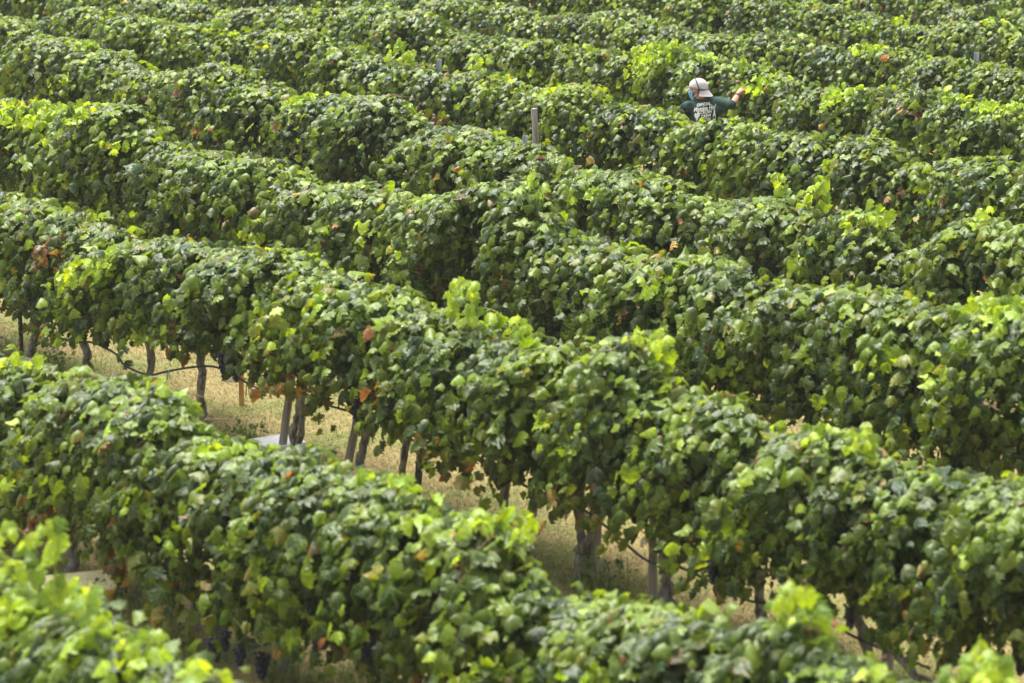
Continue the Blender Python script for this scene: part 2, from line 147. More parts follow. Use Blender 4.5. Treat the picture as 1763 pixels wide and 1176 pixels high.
def tube_np(pts, rad, sides=8, seed=0, rough=0.0, cap=True):
    """a bent tapering tube as (verts, quads)"""
    pts = np.asarray(pts, float); rad = np.broadcast_to(np.asarray(rad, float), (len(pts),))
    rng = np.random.default_rng(seed)
    tan = np.gradient(pts, axis=0); tan /= np.linalg.norm(tan, axis=1)[:, None] + 1e-9
    ref = np.array([0.0, 1.0, 0.0]) if abs(tan[0][1]) < 0.8 else np.array([1.0, 0, 0])
    a = np.cross(tan, ref); a /= np.linalg.norm(a, axis=1)[:, None] + 1e-9
    b = np.cross(tan, a)
    ang = np.linspace(0, 2 * math.pi, sides, endpoint=False)
    r = rad[:, None] * (1 + rough * rng.normal(size=(len(pts), sides)))
    v = pts[:, None, :] + r[..., None] * (np.cos(ang)[None, :, None] * a[:, None, :] + np.sin(ang)[None, :, None] * b[:, None, :])
    v = v.reshape(-1, 3)
    f = []
    for i in range(len(pts) - 1):
        for j in range(sides):
            k = (j + 1) % sides
            f.append((i * sides + j, i * sides + k, (i + 1) * sides + k, (i + 1) * sides + j))
    if cap:
        n = len(v)
        v = np.vstack([v, pts[0], pts[-1]])
        e = (len(pts) - 1) * sides
        for j in range(0, sides, 2):
            k, l = (j + 1) % sides, (j + 2) % sides
            f.append((n, l, k, j)); f.append((n + 1, e + j, e + k, e + l))
    return v, np.array(f, dtype=np.int32)

def join_np(parts):
    vs, fs, o = [], [], 0
    for v, f in parts:
        vs.append(v); fs.append(f + o); o += len(v)
    return np.vstack(vs), np.vstack(fs)

def smooth_path(pts, n):
    pts = np.asarray(pts, float)
    t = np.linspace(0, len(pts) - 1, n)
    i = np.clip(t.astype(int), 0, len(pts) - 2); u = (t - i)[:, None]
    p0 = pts[np.clip(i - 1, 0, len(pts) - 1)]; p1 = pts[i]; p2 = pts[i + 1]; p3 = pts[np.clip(i + 2, 0, len(pts) - 1)]
    return 0.5 * ((2 * p1) + (-p0 + p2) * u + (2 * p0 - 5 * p1 + 4 * p2 - p3) * u ** 2 + (-p0 + 3 * p1 - 3 * p2 + p3) * u ** 3)

# ------------------------------------------------------------------ materials
def new_mat(name):
    m = bpy.data.materials.new(name); m.use_nodes = True
    nt = m.node_tree
    for n in list(nt.nodes): nt.nodes.remove(n)
    out = nt.nodes.new('ShaderNodeOutputMaterial')
    return m, nt.nodes, nt.links, out

def mat_simple(name, c1, c2=None, rough=0.6, scale=20.0, stretch=(1, 1, 1), bump=0.0, metallic=0.0, spec=0.5, detail=4.0, lo=0.35, hi=0.65):
    m, N, Lk, out = new_mat(name)
    p = N.new('ShaderNodeBsdfPrincipled')
    Lk.new(p.outputs[0], out.inputs[0])
    p.inputs['Roughness'].default_value = rough
    p.inputs['Metallic'].default_value = metallic
    p.inputs['Specular IOR Level'].default_value = spec
    tc = N.new('ShaderNodeTexCoord'); mp = N.new('ShaderNodeMapping')
    mp.inputs['Scale'].default_value = stretch
    Lk.new(tc.outputs['Object'], mp.inputs['Vector'])
    nz = N.new('ShaderNodeTexNoise'); nz.inputs['Scale'].default_value = scale; nz.inputs['Detail'].default_value = detail
    Lk.new(mp.outputs[0], nz.inputs['Vector'])
    r = N.new('ShaderNodeValToRGB')
    r.color_ramp.elements[0].position = lo; r.color_ramp.elements[1].position = hi
    r.color_ramp.elements[0].color = (*c1, 1); r.color_ramp.elements[1].color = (*(c2 or c1), 1)
    Lk.new(nz.outputs['Fac'], r.inputs[0]); Lk.new(r.outputs[0], p.inputs['Base Color'])
    if bump:
        b = N.new('ShaderNodeBump'); b.inputs['Strength'].default_value = 1.0; b.inputs['Distance'].default_value = bump
        Lk.new(nz.outputs['Fac'], b.inputs['Height']); Lk.new(b.outputs[0], p.inputs['Normal'])
    return m

def mat_leaf(name, detailed):
    m, N, Lk, out = new_mat(name)
    at = N.new('ShaderNodeAttribute'); at.attribute_name = 'tint'
    tc = N.new('ShaderNodeTexCoord')
    nz = N.new('ShaderNodeTexNoise'); nz.inputs['Scale'].default_value = 38.0; nz.inputs['Detail'].default_value = 3.0
    Lk.new(tc.outputs['Object'], nz.inputs['Vector'])
    # dried blotches: where the noise passes a threshold set by the leaf's own share of dry tissue
    th = N.new('ShaderNodeMath'); th.operation = 'SUBTRACT'
    Lk.new(nz.outputs['Fac'], th.inputs[0]); Lk.new(at.outputs['Alpha'], th.inputs[1])
    sm = N.new('ShaderNodeMapRange'); sm.interpolation_type = 'SMOOTHSTEP'
    sm.inputs['From Min'].default_value = -0.02; sm.inputs['From Max'].default_value = 0.05
    Lk.new(th.outputs[0], sm.inputs['Value'])
    # slight mottling of the green
    mo = N.new('ShaderNodeMapRange'); mo.inputs['From Min'].default_value = 0.3; mo.inputs['From Max'].default_value = 0.7
    mo.inputs['To Min'].default_value = 0.75; mo.inputs['To Max'].default_value = 1.25
    Lk.new(nz.outputs['Fac'], mo.inputs['Value'])
    sc = N.new('ShaderNodeVectorMath'); sc.operation = 'SCALE'
    Lk.new(at.outputs['Color'], sc.inputs[0]); Lk.new(mo.outputs[0], sc.inputs['Scale'])
    col = sc.outputs[0]
    if detailed:
        uv = N.new('ShaderNodeUVMap'); uv.uv_map = 'blade'
        sp = N.new('ShaderNodeSeparateXYZ'); Lk.new(uv.outputs[0], sp.inputs[0])
        ln = N.new('ShaderNodeVectorMath'); ln.operation = 'LENGTH'; Lk.new(uv.outputs[0], ln.inputs[0])
        an = N.new('ShaderNodeMath'); an.operation = 'ARCTAN2'; Lk.new(sp.outputs[0], an.inputs[0]); Lk.new(sp.outputs[1], an.inputs[1])
        ab = N.new('ShaderNodeMath'); ab.operation = 'ABSOLUTE'; Lk.new(an.outputs[0], ab.inputs[0])
        mins = None
        for v in (0.0, 0.93, 1.75):
            d = N.new('ShaderNodeMath'); d.operation = 'SUBTRACT'; Lk.new(ab.outputs[0], d.inputs[0]); d.inputs[1].default_value = v
            e = N.new('ShaderNodeMath'); e.operation = 'ABSOLUTE'; Lk.new(d.outputs[0], e.inputs[0])
            if mins is None: mins = e
            else:
                q = N.new('ShaderNodeMath'); q.operation = 'MINIMUM'; Lk.new(mins.outputs[0], q.inputs[0]); Lk.new(e.outputs[0], q.inputs[1]); mins = q
        w = N.new('ShaderNodeMath'); w.operation = 'MULTIPLY'; Lk.new(mins.outputs[0], w.inputs[0]); Lk.new(ln.outputs['Value'], w.inputs[1])
        vr = N.new('ShaderNodeMapRange'); vr.inputs['From Min'].default_value = 0.012; vr.inputs['From Max'].default_value = 0.035
        vr.inputs['To Min'].default_value = 0.5; vr.inputs['To Max'].default_value = 0.0
        Lk.new(w.outputs[0], vr.inputs['Value'])
        vm = N.new('ShaderNodeMix'); vm.data_type = 'RGBA'
        Lk.new(vr.outputs[0], vm.inputs['Factor']); Lk.new(col, vm.inputs['A']); vm.inputs['B'].default_value = (0.2, 0.27, 0.09, 1)
        col = vm.outputs['Result']
    dry = N.new('ShaderNodeMix'); dry.data_type = 'RGBA'
    Lk.new(sm.outputs[0], dry.inputs['Factor']); Lk.new(col, dry.inputs['A']); dry.inputs['B'].default_value = (0.23, 0.085, 0.035, 1)
    col = dry.outputs['Result']
    # paler matt underside
    geo = N.new('ShaderNodeNewGeometry')
    und = N.new('ShaderNodeMix'); und.data_type = 'RGBA'; und.blend_type = 'MIX'
    hv = N.new('ShaderNodeHueSaturation'); hv.inputs['Saturation'].default_value = 0.88; hv.inputs['Value'].default_value = 1.3
    Lk.new(col, hv.inputs['Color'])
    Lk.new(geo.outputs['Backfacing'], und.inputs['Factor']); Lk.new(col, und.inputs['A']); Lk.new(hv.outputs[0], und.inputs['B'])
    p = N.new('ShaderNodeBsdfPrincipled')
    Lk.new(und.outputs['Result'], p.inputs['Base Color'])
    rg = N.new('ShaderNodeMapRange'); rg.inputs['To Min'].default_value = LEAF_ROUGH; rg.inputs['To Max'].default_value = 0.75
    Lk.new(geo.outputs['Backfacing'], rg.inputs['Value']); Lk.new(rg.outputs[0], p.inputs['Roughness'])
    p.inputs['Specular IOR Level'].default_value = LEAF_SPEC
    if detailed:
        b = N.new('ShaderNodeBump'); b.inputs['Strength'].default_value = 0.6; b.inputs['Distance'].default_value = 0.006
        Lk.new(nz.outputs['Fac'], b.inputs['Height']); Lk.new(b.outputs[0], p.inputs['Normal'])
    t = N.new('ShaderNodeBsdfTranslucent')
    tcol = N.new('ShaderNodeMix'); tcol.data_type = 'RGBA'; tcol.blend_type = 'MULTIPLY'; tcol.inputs['Factor'].default_value = 1.0
    Lk.new(col, tcol.inputs['A']); tcol.inputs['B'].default_value = (1.9, 1.7, 0.42, 1)
    Lk.new(tcol.outputs['Result'], t.inputs['Color'])
    mx = N.new('ShaderNodeMixShader'); mx.inputs[0].default_value = 0.42
    Lk.new(p.outputs[0], mx.inputs[1]); Lk.new(t.outputs[0], mx.inputs[2]); Lk.new(mx.outputs[0], out.inputs[0])
    return m

LEAF_ROUGH, LEAF_SPEC = 0.38, 0.40
M_LEAF = mat_leaf('grape leaf', True)
M_LEAF_FAR = mat_leaf('grape leaf distant', False)
M_BARK = mat_simple('vine bark', (0.06, 0.050, 0.046), (0.31, 0.28, 0.26), 0.9, 34, (1, 1, 0.16), 0.014, detail=6)
M_CANE = mat_simple('cane', (0.10, 0.05, 0.025), (0.22, 0.12, 0.05), 0.7, 30)
M_STEM = mat_simple('young stem', (0.20, 0.26, 0.05), (0.28, 0.24, 0.07), 0.6, 30)
M_WOOD = mat_simple('weathered post wood', (0.15, 0.132, 0.118), (0.34, 0.305, 0.28), 0.9, 30, (1, 1, 0.08), 0.006, detail=6)
M_TPOST = mat_simple('dark steel', (0.018, 0.017, 0.018), (0.05, 0.032, 0.026), 0.6, 40)
M_TPOST_G = mat_simple('green steel', (0.030, 0.040, 0.038), (0.05, 0.06, 0.058), 0.55, 40)
M_GALV = mat_simple('galvanised steel', (0.30, 0.33, 0.40), (0.46, 0.49, 0.56), 0.45, 60, metallic=0.25)
M_HOSE = mat_simple('drip hose', (0.012, 0.012, 0.014), (0.03, 0.03, 0.033), 0.45, 30)
M_TIE = mat_simple('teal tape', (0.01, 0.17, 0.13), (0.02, 0.25, 0.19), 0.45, 30)
M_GRAPE = mat_simple('grape skin', (0.006, 0.006, 0.016), (0.022, 0.024, 0.055), 0.5, 45)
M_WHITE = mat_simple('white plastic', (0.88, 0.88, 0.89), (0.92, 0.92, 0.92), 0.45, 8)
M_YELLOW = mat_simple('yellow plastic', (0.62, 0.40, 0.04), (0.75, 0.52, 0.07), 0.45, 8)
M_CREAM = mat_simple('cream lid', (0.86, 0.76, 0.40), (0.90, 0.82, 0.52), 0.5, 8)
M_STAKE = mat_simple('orange stake wood', (0.42, 0.20, 0.06), (0.60, 0.32, 0.11), 0.8, 30, (1, 1, 0.08))
M_WIRE = mat_simple('wire', (0.35, 0.35, 0.36), (0.45, 0.45, 0.46), 0.4, 10, metallic=0.6)
M_STUMP = mat_simple('old stump', (0.03, 0.018, 0.014), (0.08, 0.05, 0.035), 0.9, 30, bump=0.006)

# ------------------------------------------------------------------ ground
def mat_ground():
    m, N, Lk, out = new_mat('dry mown grass')
    p = N.new('ShaderNodeBsdfPrincipled'); p.inputs['Roughness'].default_value = 0.95; p.inputs['Specular IOR Level'].default_value = 0.15
    Lk.new(p.outputs[0], out.inputs[0])
    tc = N.new('ShaderNodeTexCoord')
    def noise(s, d=4):
        n = N.new('ShaderNodeTexNoise'); n.inputs['Scale'].default_value = s; n.inputs['Detail'].default_value = d
        Lk.new(tc.outputs['Object'], n.inputs['Vector']); return n
    big, fine, mid = noise(0.9, 5), noise(42, 5), noise(5, 4)
    r1 = N.new('ShaderNodeValToRGB'); e = r1.color_ramp.elements
    e[0].position = 0.33; e[0].color = (0.15, 0.117, 0.05, 1); e[1].position = 0.68; e[1].color = (0.34, 0.27, 0.125, 1)
    Lk.new(fine.outputs['Fac'], r1.inputs[0])
    r2 = N.new('ShaderNodeValToRGB'); e = r2.color_ramp.elements
    e[0].position = 0.3; e[0].color = (0.085, 0.105, 0.03, 1); e[1].position = 0.7; e[1].color = (0.20, 0.22, 0.065, 1)
    Lk.new(fine.outputs['Fac'], r2.inputs[0])
    ad = N.new('ShaderNodeMath'); ad.operation = 'ADD'; Lk.new(big.outputs['Fac'], ad.inputs[0])
    mm = N.new('ShaderNodeMath'); mm.operation = 'MULTIPLY'; mm.inputs[1].default_value = 0.55
    Lk.new(mid.outputs['Fac'], mm.inputs[0]); Lk.new(mm.outputs[0], ad.inputs[1])
    mr = N.new('ShaderNodeMapRange'); mr.inputs['From Min'].default_value = 0.74; mr.inputs['From Max'].default_value = 0.92
    Lk.new(ad.outputs[0], mr.inputs['Value'])
    mx = N.new('ShaderNodeMix'); mx.data_type = 'RGBA'
    Lk.new(mr.outputs[0], mx.inputs['Factor']); Lk.new(r1.outputs[0], mx.inputs['A']); Lk.new(r2.outputs[0], mx.inputs['B'])
    Lk.new(mx.outputs['Result'], p.inputs['Base Color'])
    b = N.new('ShaderNodeBump'); b.inputs['Distance'].default_value = 0.02
    Lk.new(fine.outputs['Fac'], b.inputs['Height']); Lk.new(b.outputs[0], p.inputs['Normal'])
    return m

g = bmesh.new()
bmesh.ops.create_grid(g, x_segments=60, y_segments=60, size=200.0)
rngg = np.random.default_rng(2)
for v in g.verts:
    if abs(v.co.x) > 60 or abs(v.co.y - 0) > 75: v.co.z = float(rngg.uniform(-0.3, 0.1))
tag(bm_obj('ground', g, mat_ground()), kind='structure')

# ------------------------------------------------------------------ grape leaves
def leaf_template(detailed, curl, droop, fold, wave, ph):
    if detailed:
        R = [(.09, -.12), (.25, -.175), (.39, -.13), (.46, -.02), (.535, .07), (.47, .15), (.455, .24), (.565, .32), (.59, .45), (.47, .50), (.40, .58), (.36, .72), (.22, .80), (.12, .93)]
    else:
        R = [(.30, -.13), (.52, .08), (.42, .22), (.55, .44), (.27, .66)]
    k = len(R)
    P = [(0, 0), (0, .45), (0, 1.0)] + R + [(-x, y) for x, y in R]
    r = [3 + i for i in range(k)]; l = [3 + k + i for i in range(k)]
    T = []
    half = 6 if detailed else 2
    def side(q, flip):
        t = [(0, q[i], q[i + 1]) for i in range(half)] + [(0, q[half], 1)]
        t += [(1, q[i], q[i + 1]) for i in range(half, k - 1)] + [(1, q[k - 1], 2)]
        return [(a, c, b) if flip else (a, b, c) for a, b, c in t]
    T = side(r, False) + side(l, True)
    P = np.array(P, float)
    x, y = P[:, 0], P[:, 1]
    if detailed:
        jag = 1 + .07 * np.sin(ph * 3 + np.arange(len(P)) * 2.4); jag[:3] = 1; x = x * jag; y = np.where(np.arange(len(P)) < 3, y, y * (.5 + .5 * jag))
    z = -curl * x * x - droop * (y - .3) ** 2 + fold * np.abs(x) + wave * np.sin(ph + 13 * x + 9 * y) * np.hypot(x, y) + .6 * wave * np.cos(2 * ph + 8 * x - 17 * y) * np.hypot(x, y)
    return np.column_stack([x * 0.98, y - .1, z]), np.array(T, dtype=np.int32), P

def template_set(detailed):
    rng = np.random.default_rng(5)
    return [leaf_template(detailed, rng.uniform(-.5, 1.5), rng.uniform(-.2, 1.0), rng.uniform(-1.2, .3), rng.uniform(.06, .16), rng.uniform(0, 6)) for _ in range(12)]
TPL = {True: template_set(True), False: template_set(False)}

def leaves_np(pos, nrm, tip, size, cols, detailed, rng):
    """place one leaf per row of POS, its face along NRM and its tip along TIP"""
    n = len(pos)
    Z = nrm / (np.linalg.norm(nrm, axis=1)[:, None] + 1e-9)
    Y = tip - Z * np.sum(tip * Z, axis=1)[:, None]
    Y /= np.linalg.norm(Y, axis=1)[:, None] + 1e-9
    X = np.cross(Y, Z)
    which = rng.integers(0, 12, n)
    V, F, C, U, o = [], [], [], [], 0
    for k in range(12):
        m = np.nonzero(which == k)[0]
        if not len(m): continue
        tv, tf, tp = TPL[detailed][k]
        s = size[m][:, None, None]
        asp = rng.uniform(.68, 1.04, len(m))[:, None, None]
        v = pos[m][:, None, :] + s * (asp * tv[None, :, 0:1] * X[m][:, None, :] + tv[None, :, 1:2] * Y[m][:, None, :] + tv[None, :, 2:3] * Z[m][:, None, :])
        V.append(v.reshape(-1, 3))
        f = tf[None] + (np.arange(len(m)) * len(tv))[:, None, None] + o
        F.append(f.reshape(-1, 3)); o += len(m) * len(tv)
        C.append(np.repeat(cols[m], len(tf), axis=0))
        if detailed: U.append(np.tile(tp[tf].reshape(-1, 2), (len(m), 1)))
    return np.vstack(V), np.vstack(F), np.vstack(C), (np.vstack(U) if detailed else None)

# leaf colours (linear): the blade's age and health, with lit canopy tops coloured lighter
def lerp(a, b, t): return np.asarray(a)[None] * (1 - t[:, None]) + np.asarray(b)[None] * t[:, None]
def leaf_colours(n, rng, low, top, young, rusty, vigour, tone):
    """LOW: how near the old basal leaves (0..1); TOP: mostly how far the canopy faces up, partly how near the shoot tips; YOUNG, RUSTY: masks; VIGOUR: per-leaf -1..1, patches of yellower or bluer vines"""
    t = np.clip(.35 * rng.random(n) + .65 * tone, 0, 1)
    c = lerp((0.017, 0.037, 0.007), (0.082, 0.127, 0.014), t)
    blue = rng.random(n) < 0.09
    c[blue] = lerp((0.026, 0.058, 0.028), (0.050, 0.090, 0.040), t)[blue]
    u = rng.random(n)
    mid = u < ((0.15 + 0.46 * top + 0.17 * vigour) * (.35 + 1.3 * tone))  # more light green where the canopy faces up: lit tops put into colour
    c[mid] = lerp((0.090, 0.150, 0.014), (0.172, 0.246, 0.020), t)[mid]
    oliv = (rng.random(n) < 0.05 + 0.42 * low * (0.7 + vigour)) 
    c[oliv] = lerp((0.085, 0.120, 0.016), (0.190, 0.205, 0.022), t)[oliv]
    yl = (u > 0.980) | (young & (rng.random(n) < 0.85))
    c[yl] = lerp((0.160, 0.275, 0.020), (0.350, 0.460, 0.032), t)[yl]
    dry = np.full(n, 1.0)
    e = rng.random(n) < 0.05 + 0.14 * low
    dry[e] = rng.uniform(0.5, 0.68, e.sum())
    w = rng.random(n)
    ru = (w < 0.003 + 0.018 * low) | (rusty & (w < 0.42))
    pal = rng.integers(0, 4, n)
    for k, (a, b) in enumerate([((0.26, 0.10, 0.03), (0.36, 0.17, 0.06)), ((0.40, 0.28, 0.03), (0.52, 0.36, 0.05)), ((0.19, 0.075, 0.035), (0.30, 0.11, 0.05)), ((0.24, 0.15, 0.06), (0.36, 0.25, 0.12))]):
        m = ru & (pal == k); c[m] = lerp(a, b, t)[m]
        dry[m] = rng.uniform(.5, .7, m.sum())
    ed = rusty & ~ru; dry[ed] = rng.uniform(.45, .6, ed.sum())
    return np.column_stack([c, dry])

# ------------------------------------------------------------------ canopy cross-section (near side, from the ridge down)
_t = np.linspace(0, 1, 40)
_py = 0.43 * np.sin(np.minimum(_t / 0.5, 1) * math.pi / 2) ** 0.85 * np.where(_t > 0.5, 1 - 0.30 * ((_t - .5) / .5) ** 2, 1)
_pz = 1 - np.where(_t < 0.5, (1 - np.cos(_t / 0.5 * math.pi / 2)) * 0.42, 0.42 + (_t - 0.5) / 0.5 * 0.58)
_arc = np.concatenate([[0], np.cumsum(np.hypot(np.diff(_py), np.diff(_pz * 1.15)))])
AMAX = float(_arc[-1])
_dy, _dz = np.gradient(_py), np.gradient(_pz * 1.15)
_ny, _nz = -_dz, _dy
_nl = np.hypot(_ny, _nz); _ny, _nz = _ny / _nl, _nz / _nl

class RowField:
    def __init__(s, k):
        s.k = k
        rng = np.random.default_rng(100 + KEYS.index(k))
        if k in RIDGE:
            t = np.array(RIDGE[k]); s.rx, s.rh = t[:, 0], t[:, 1]
        else:
            s.rx = np.arange(-60, 0, 0.35); s.rh = 1.8 + 0.10 * rng.normal(size=len(s.rx))
        if k in HEM: t = np.array(HEM[k]); s.hx, s.hb = t[:, 0], t[:, 1]
        else: s.hx = np.arange(-60, 0, 0.4); s.hb = 0.46 + 0.09 * rng.normal(size=len(s.hx))
        s.w = [(rng.choice([-1, 1], 2) * rng.uniform(.7, 1.2, 2) * np.array([f, f * .32]), rng.uniform(0, 6.28), a) for f, a in [(3.6, .07), (5.5, .07), (8, .06), (13, .05), (19, .04), (27, .03)]]
        s.v = [(rng.uniform(.5, 2.5), rng.uniform(0, 6.28)) for _ in range(4)]
    def ridge(s, x): return np.interp(x, s.rx, s.rh)
    def hem(s, x): return np.clip(np.interp(x, s.hx, s.hb) + .08, 0.24, 0.92)
    def bump(s, x, a, side):
        r = 0
        for (d, ph, am) in s.w: r = r + am * np.sin(d[0] * x + d[1] * a * 2 + ph + side * 2.0)
        return r
    def vigour(s, x): return sum(np.sin(f * x + p) for f, p in s.v) / 4
    def at(s, x, a, off):
        """x along the row, signed arc A (camera side positive), OFF outwards -> positions and outward normals, height fraction"""
        sg = np.where(a >= 0, -1.0, 1.0); aa = np.abs(a)
        h, b = s.ridge(x), s.hem(x)
        y = np.interp(aa, _arc, _py); z = np.interp(aa, _arc, _pz); ny = np.interp(aa, _arc, _ny); nz = np.interp(aa, _arc, _nz)
        over = np.maximum(aa - AMAX, 0)
        o = off + s.bump(x, a, sg) * np.clip(aa * 4, .25, 1)
        Y = sg * (y + o * ny); Z = b + (h - 0.06 - b) * z + np.minimum(o, 0.06 + 0.0 * o) * nz - over
        N = np.column_stack([np.zeros_like(x), sg * ny, nz])
        return np.column_stack([x, Y, Z]), N, z

def in_zones(zones, k, x, z):
    m = np.zeros(len(x), bool)
    for kk, zx, zz, rx, rz in zones:
        if kk == k: m |= ((x - zx) / rx) ** 2 + ((z - zz) / rz) ** 2 < 1
    return m

RAISE = {'D': .02, 'E': .01, 'F': .02, 'G': .025, 'H': .03, 'I': .025}
FIELDS = {k: RowField(k) for k in KEYS}
DENS = {'A': (72, 20), 'B': (76, 26), 'C': (76, 28), 'D': (74, 24), 'E': (68, 17), 'F': (62, 14), 'G': (58, 12), 'H': (54, 11), 'I': (54, 10), 'J': (50, 10), 'K': (48, 10)}

def make_foliage(k, x0, x1, xv, seed, detailed):
    F = FIELDS[k]; rng = np.random.default_rng(seed)
    wdt = x1 - x0
    P, NN, TT, S, LOW, TOP, TONE, FREE = [], [], [], [], [], [], [], []
    canes = []
    for side, dens in ((1, DENS[k][0]), (-1, DENS[k][1])):
        ns = int(dens * 1.12 * wdt)
        m = 18
        nc = max(3, int(11 * wdt))
        cx_, ct_, cd_ = rng.uniform(x0 - .06, x1 + .06, nc), rng.random(nc), rng.normal(0, .06, nc)     # shoots hang in strands
        cl = rng.integers(0, nc, ns)
        xs = np.where(rng.random(ns) < .7, cx_[cl] + rng.normal(0, .055, ns), rng.uniform(x0 - .06, x1 + .06, ns))
        tone = np.clip(ct_[cl] + rng.normal(0, .14, ns), 0, 1)
        kind = rng.random(ns)
        a0 = np.where(kind < .52, rng.uniform(-.30, .18, ns), np.where(kind < .80, rng.uniform(.1, 1.0, ns), rng.uniform(.75, 1.2, ns)))
        ln = rng.uniform(.4, 1.2, ns)
        drift = rng.normal(0, .22, ns); dep = np.where(rng.random(ns) < .26, rng.uniform(.05, .20, ns), rng.uniform(-.28, .0, ns)) + cd_[cl]; flare = rng.normal(0.0, .05, ns)
        i = np.arange(m)[None, :]
        step = rng.uniform(.055, .075, ns)[:, None]
        d = i * step
        a = a0[:, None] + d
        x = xs[:, None] + drift[:, None] * d + .05 * np.where(i % 2, 1, -1) * rng.uniform(.4, 1.4, (ns, m)) + .03 * np.sin(6 * d + xs[:, None] * 9)
        off = dep[:, None] + flare[:, None] * d * 2 + rng.normal(0, .025, (ns, m)) + 0.03
        tail = rng.random(ns) < .10
        keep = (d < ln[:, None]) & (a < AMAX + np.where(tail, rng.uniform(.08, .22, ns), rng.uniform(-.12, .07, ns))[:, None])
        tn, fe = np.repeat(tone[:, None], m, 1)[keep], np.repeat(tail[:, None], m, 1)[keep]
        x, a, off, fr = x[keep], a[keep], off[keep], (d / ln[:, None])[keep]
        TONE.append(tn); FREE.append(fe)
        pos, n0, zf = F.at(x, a * side, off)
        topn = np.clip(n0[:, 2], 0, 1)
        n = n0 * .72 + np.array([0, 0, .26]) + rng.normal(0, 1, pos.shape) * np.array([.85, .38, .34]) * (1 - .35 * topn)[:, None]
        tip = np.column_stack([rng.normal(0, .34, len(x)), n0[:, 1] * .45 + np.sign(n0[:, 1]) * .5 * topn, -1.0 + 0.35 * topn]) + rng.normal(0, .18, pos.shape)
        P.append(pos); NN.append(n); TT.append(tip)
        S.append(rng.normal(.101, .027, len(x)).clip(.045, .16) * (1 - .25 * fr))
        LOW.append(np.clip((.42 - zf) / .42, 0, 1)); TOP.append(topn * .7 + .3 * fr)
        if side == 1 and detailed:
            for q in range(min(5, ns)):
                dd = np.linspace(0, ln[q], 7); aa = a0[q] + dd
                ok = aa < AMAX
                if ok.sum() < 3: continue
                cp, _, _ = F.at((xs[q] + drift[q] * dd)[ok], aa[ok] * side, np.full(ok.sum(), min(dep[q] + .07, .03)))
                canes.append(tube_np(cp, .0045, 4, cap=False))
    # short upright shoots along the ridge
    nu = int(13 * wdt)
    ux = np.repeat(rng.uniform(x0, x1, nu), 5); q = np.tile(np.arange(5), nu)
    tall = rng.random(nu) < .10
    hgt = np.repeat(np.where(tall, rng.uniform(.16, .30, nu), rng.gamma(1.6, .034, nu).clip(.02, .20)), 5); tl = np.repeat(rng.normal(0, .5, nu), 5)
    uy = np.repeat(rng.uniform(-.30, .06, nu), 5)
    f5 = q / 4
    pos = np.column_stack([ux + tl * hgt * f5 + rng.normal(0, .035, nu * 5), uy - .10 * f5 ** 2 * np.sign(.05 - uy) * -1 + rng.normal(0, .03, nu * 5), F.ridge(ux) - .12 - 1.2 * np.maximum(np.abs(uy) - .08, 0) ** 1.3 + hgt * f5])
    P.append(pos); NN.append(np.column_stack([rng.normal(0, .6, nu * 5), rng.normal(-.4, .5, nu * 5), rng.normal(.6, .35, nu * 5)]))
    TT.append(np.column_stack([rng.normal(0, .6, nu * 5), rng.normal(-.3, .4, nu * 5), rng.normal(-.7, .4, nu * 5)]))
    S.append(rng.uniform(.06, .11, nu * 5)); LOW.append(np.zeros(nu * 5)); TOP.append(np.full(nu * 5, 1.3)); TONE.append(rng.random(nu * 5)); FREE.append(np.repeat(tall, 5))
    # extra flushes of young leaves
    for kk, zx, zz, rx, rz in YOUNG:
        if kk != k or not (x0 <= zx < x1): continue
        m_ = int(np.clip(rx * rz * 650, 8, 110))
        an = rng.uniform(0, 6.28, m_); rr = np.sqrt(rng.random(m_)) * .95
        px_, pz_ = zx + rx * rr * np.cos(an), zz + rz * rr * np.sin(an)
        b_, h_ = F.hem(px_), F.ridge(px_)
        yy = -np.interp(1 - np.clip((pz_ - b_) / (h_ - b_), 0, 1), 1 - _pz, _py) - rng.uniform(.0, .10, m_)
        P.append(np.column_stack([px_, yy, pz_])); NN.append(np.column_stack([rng.normal(0, .5, m_), rng.normal(-.8, .3, m_), rng.normal(.35, .35, m_)]))
        TT.append(np.column_stack([rng.normal(0, .35, m_), rng.normal(-.1, .3, m_), np.full(m_, -1.)]))
        S.append(rng.uniform(.075, .125, m_)); LOW.append(np.zeros(m_)); TOP.append(np.ones(m_)); TONE.append(rng.random(m_)); FREE.append(np.zeros(m_, bool))
    # leaves deep inside the canopy
    ni = int(150 * wdt)
    x = rng.uniform(x0 - .05, x1 + .05, ni); a = rng.uniform(-1, 1, ni) * AMAX * .9
    pos, n0, zf = F.at(x, a, rng.uniform(-.42, -.14, ni) * np.clip(np.abs(a) * 2.2, .3, 1))
    P.append(pos); NN.append(n0 + rng.normal(0, .7, pos.shape)); TT.append(np.array([0, 0, -1.]) + rng.normal(0, .5, pos.shape))
    S.append(rng.normal(.13, .02, ni)); LOW.append(np.clip((.42 - zf) / .42, 0, 1)); TOP.append(np.zeros(ni)); TONE.append(rng.random(ni)); FREE.append(np.zeros(ni, bool))
    P, NN, TT, S, LOW, TOP, TONE, FREE = np.vstack(P), np.vstack(NN), np.vstack(TT), np.concatenate(S), np.concatenate(LOW), np.concatenate(TOP), np.concatenate(TONE), np.concatenate(FREE)
    cut = in_zones(THIN, k, P[:, 0], P[:, 2]) & (rng.random(len(P)) < .82)
    P, NN, TT, S, LOW, TOP, TONE, FREE = [q[~cut] for q in (P, NN, TT, S, LOW, TOP, TONE, FREE)]
    # keep each crown within the outline of its own row: ridge line above, hem below
    s_ = ROW_Y[k] / (ROW_Y[k] + P[:, 1])
    zr = CAM_Z + s_ * (P[:, 2] - CAM_Z); xr = s_ * P[:, 0]
    loose = np.where(rng.random(len(P)) < .25, rng.uniform(.02, .10, len(P)), .0)
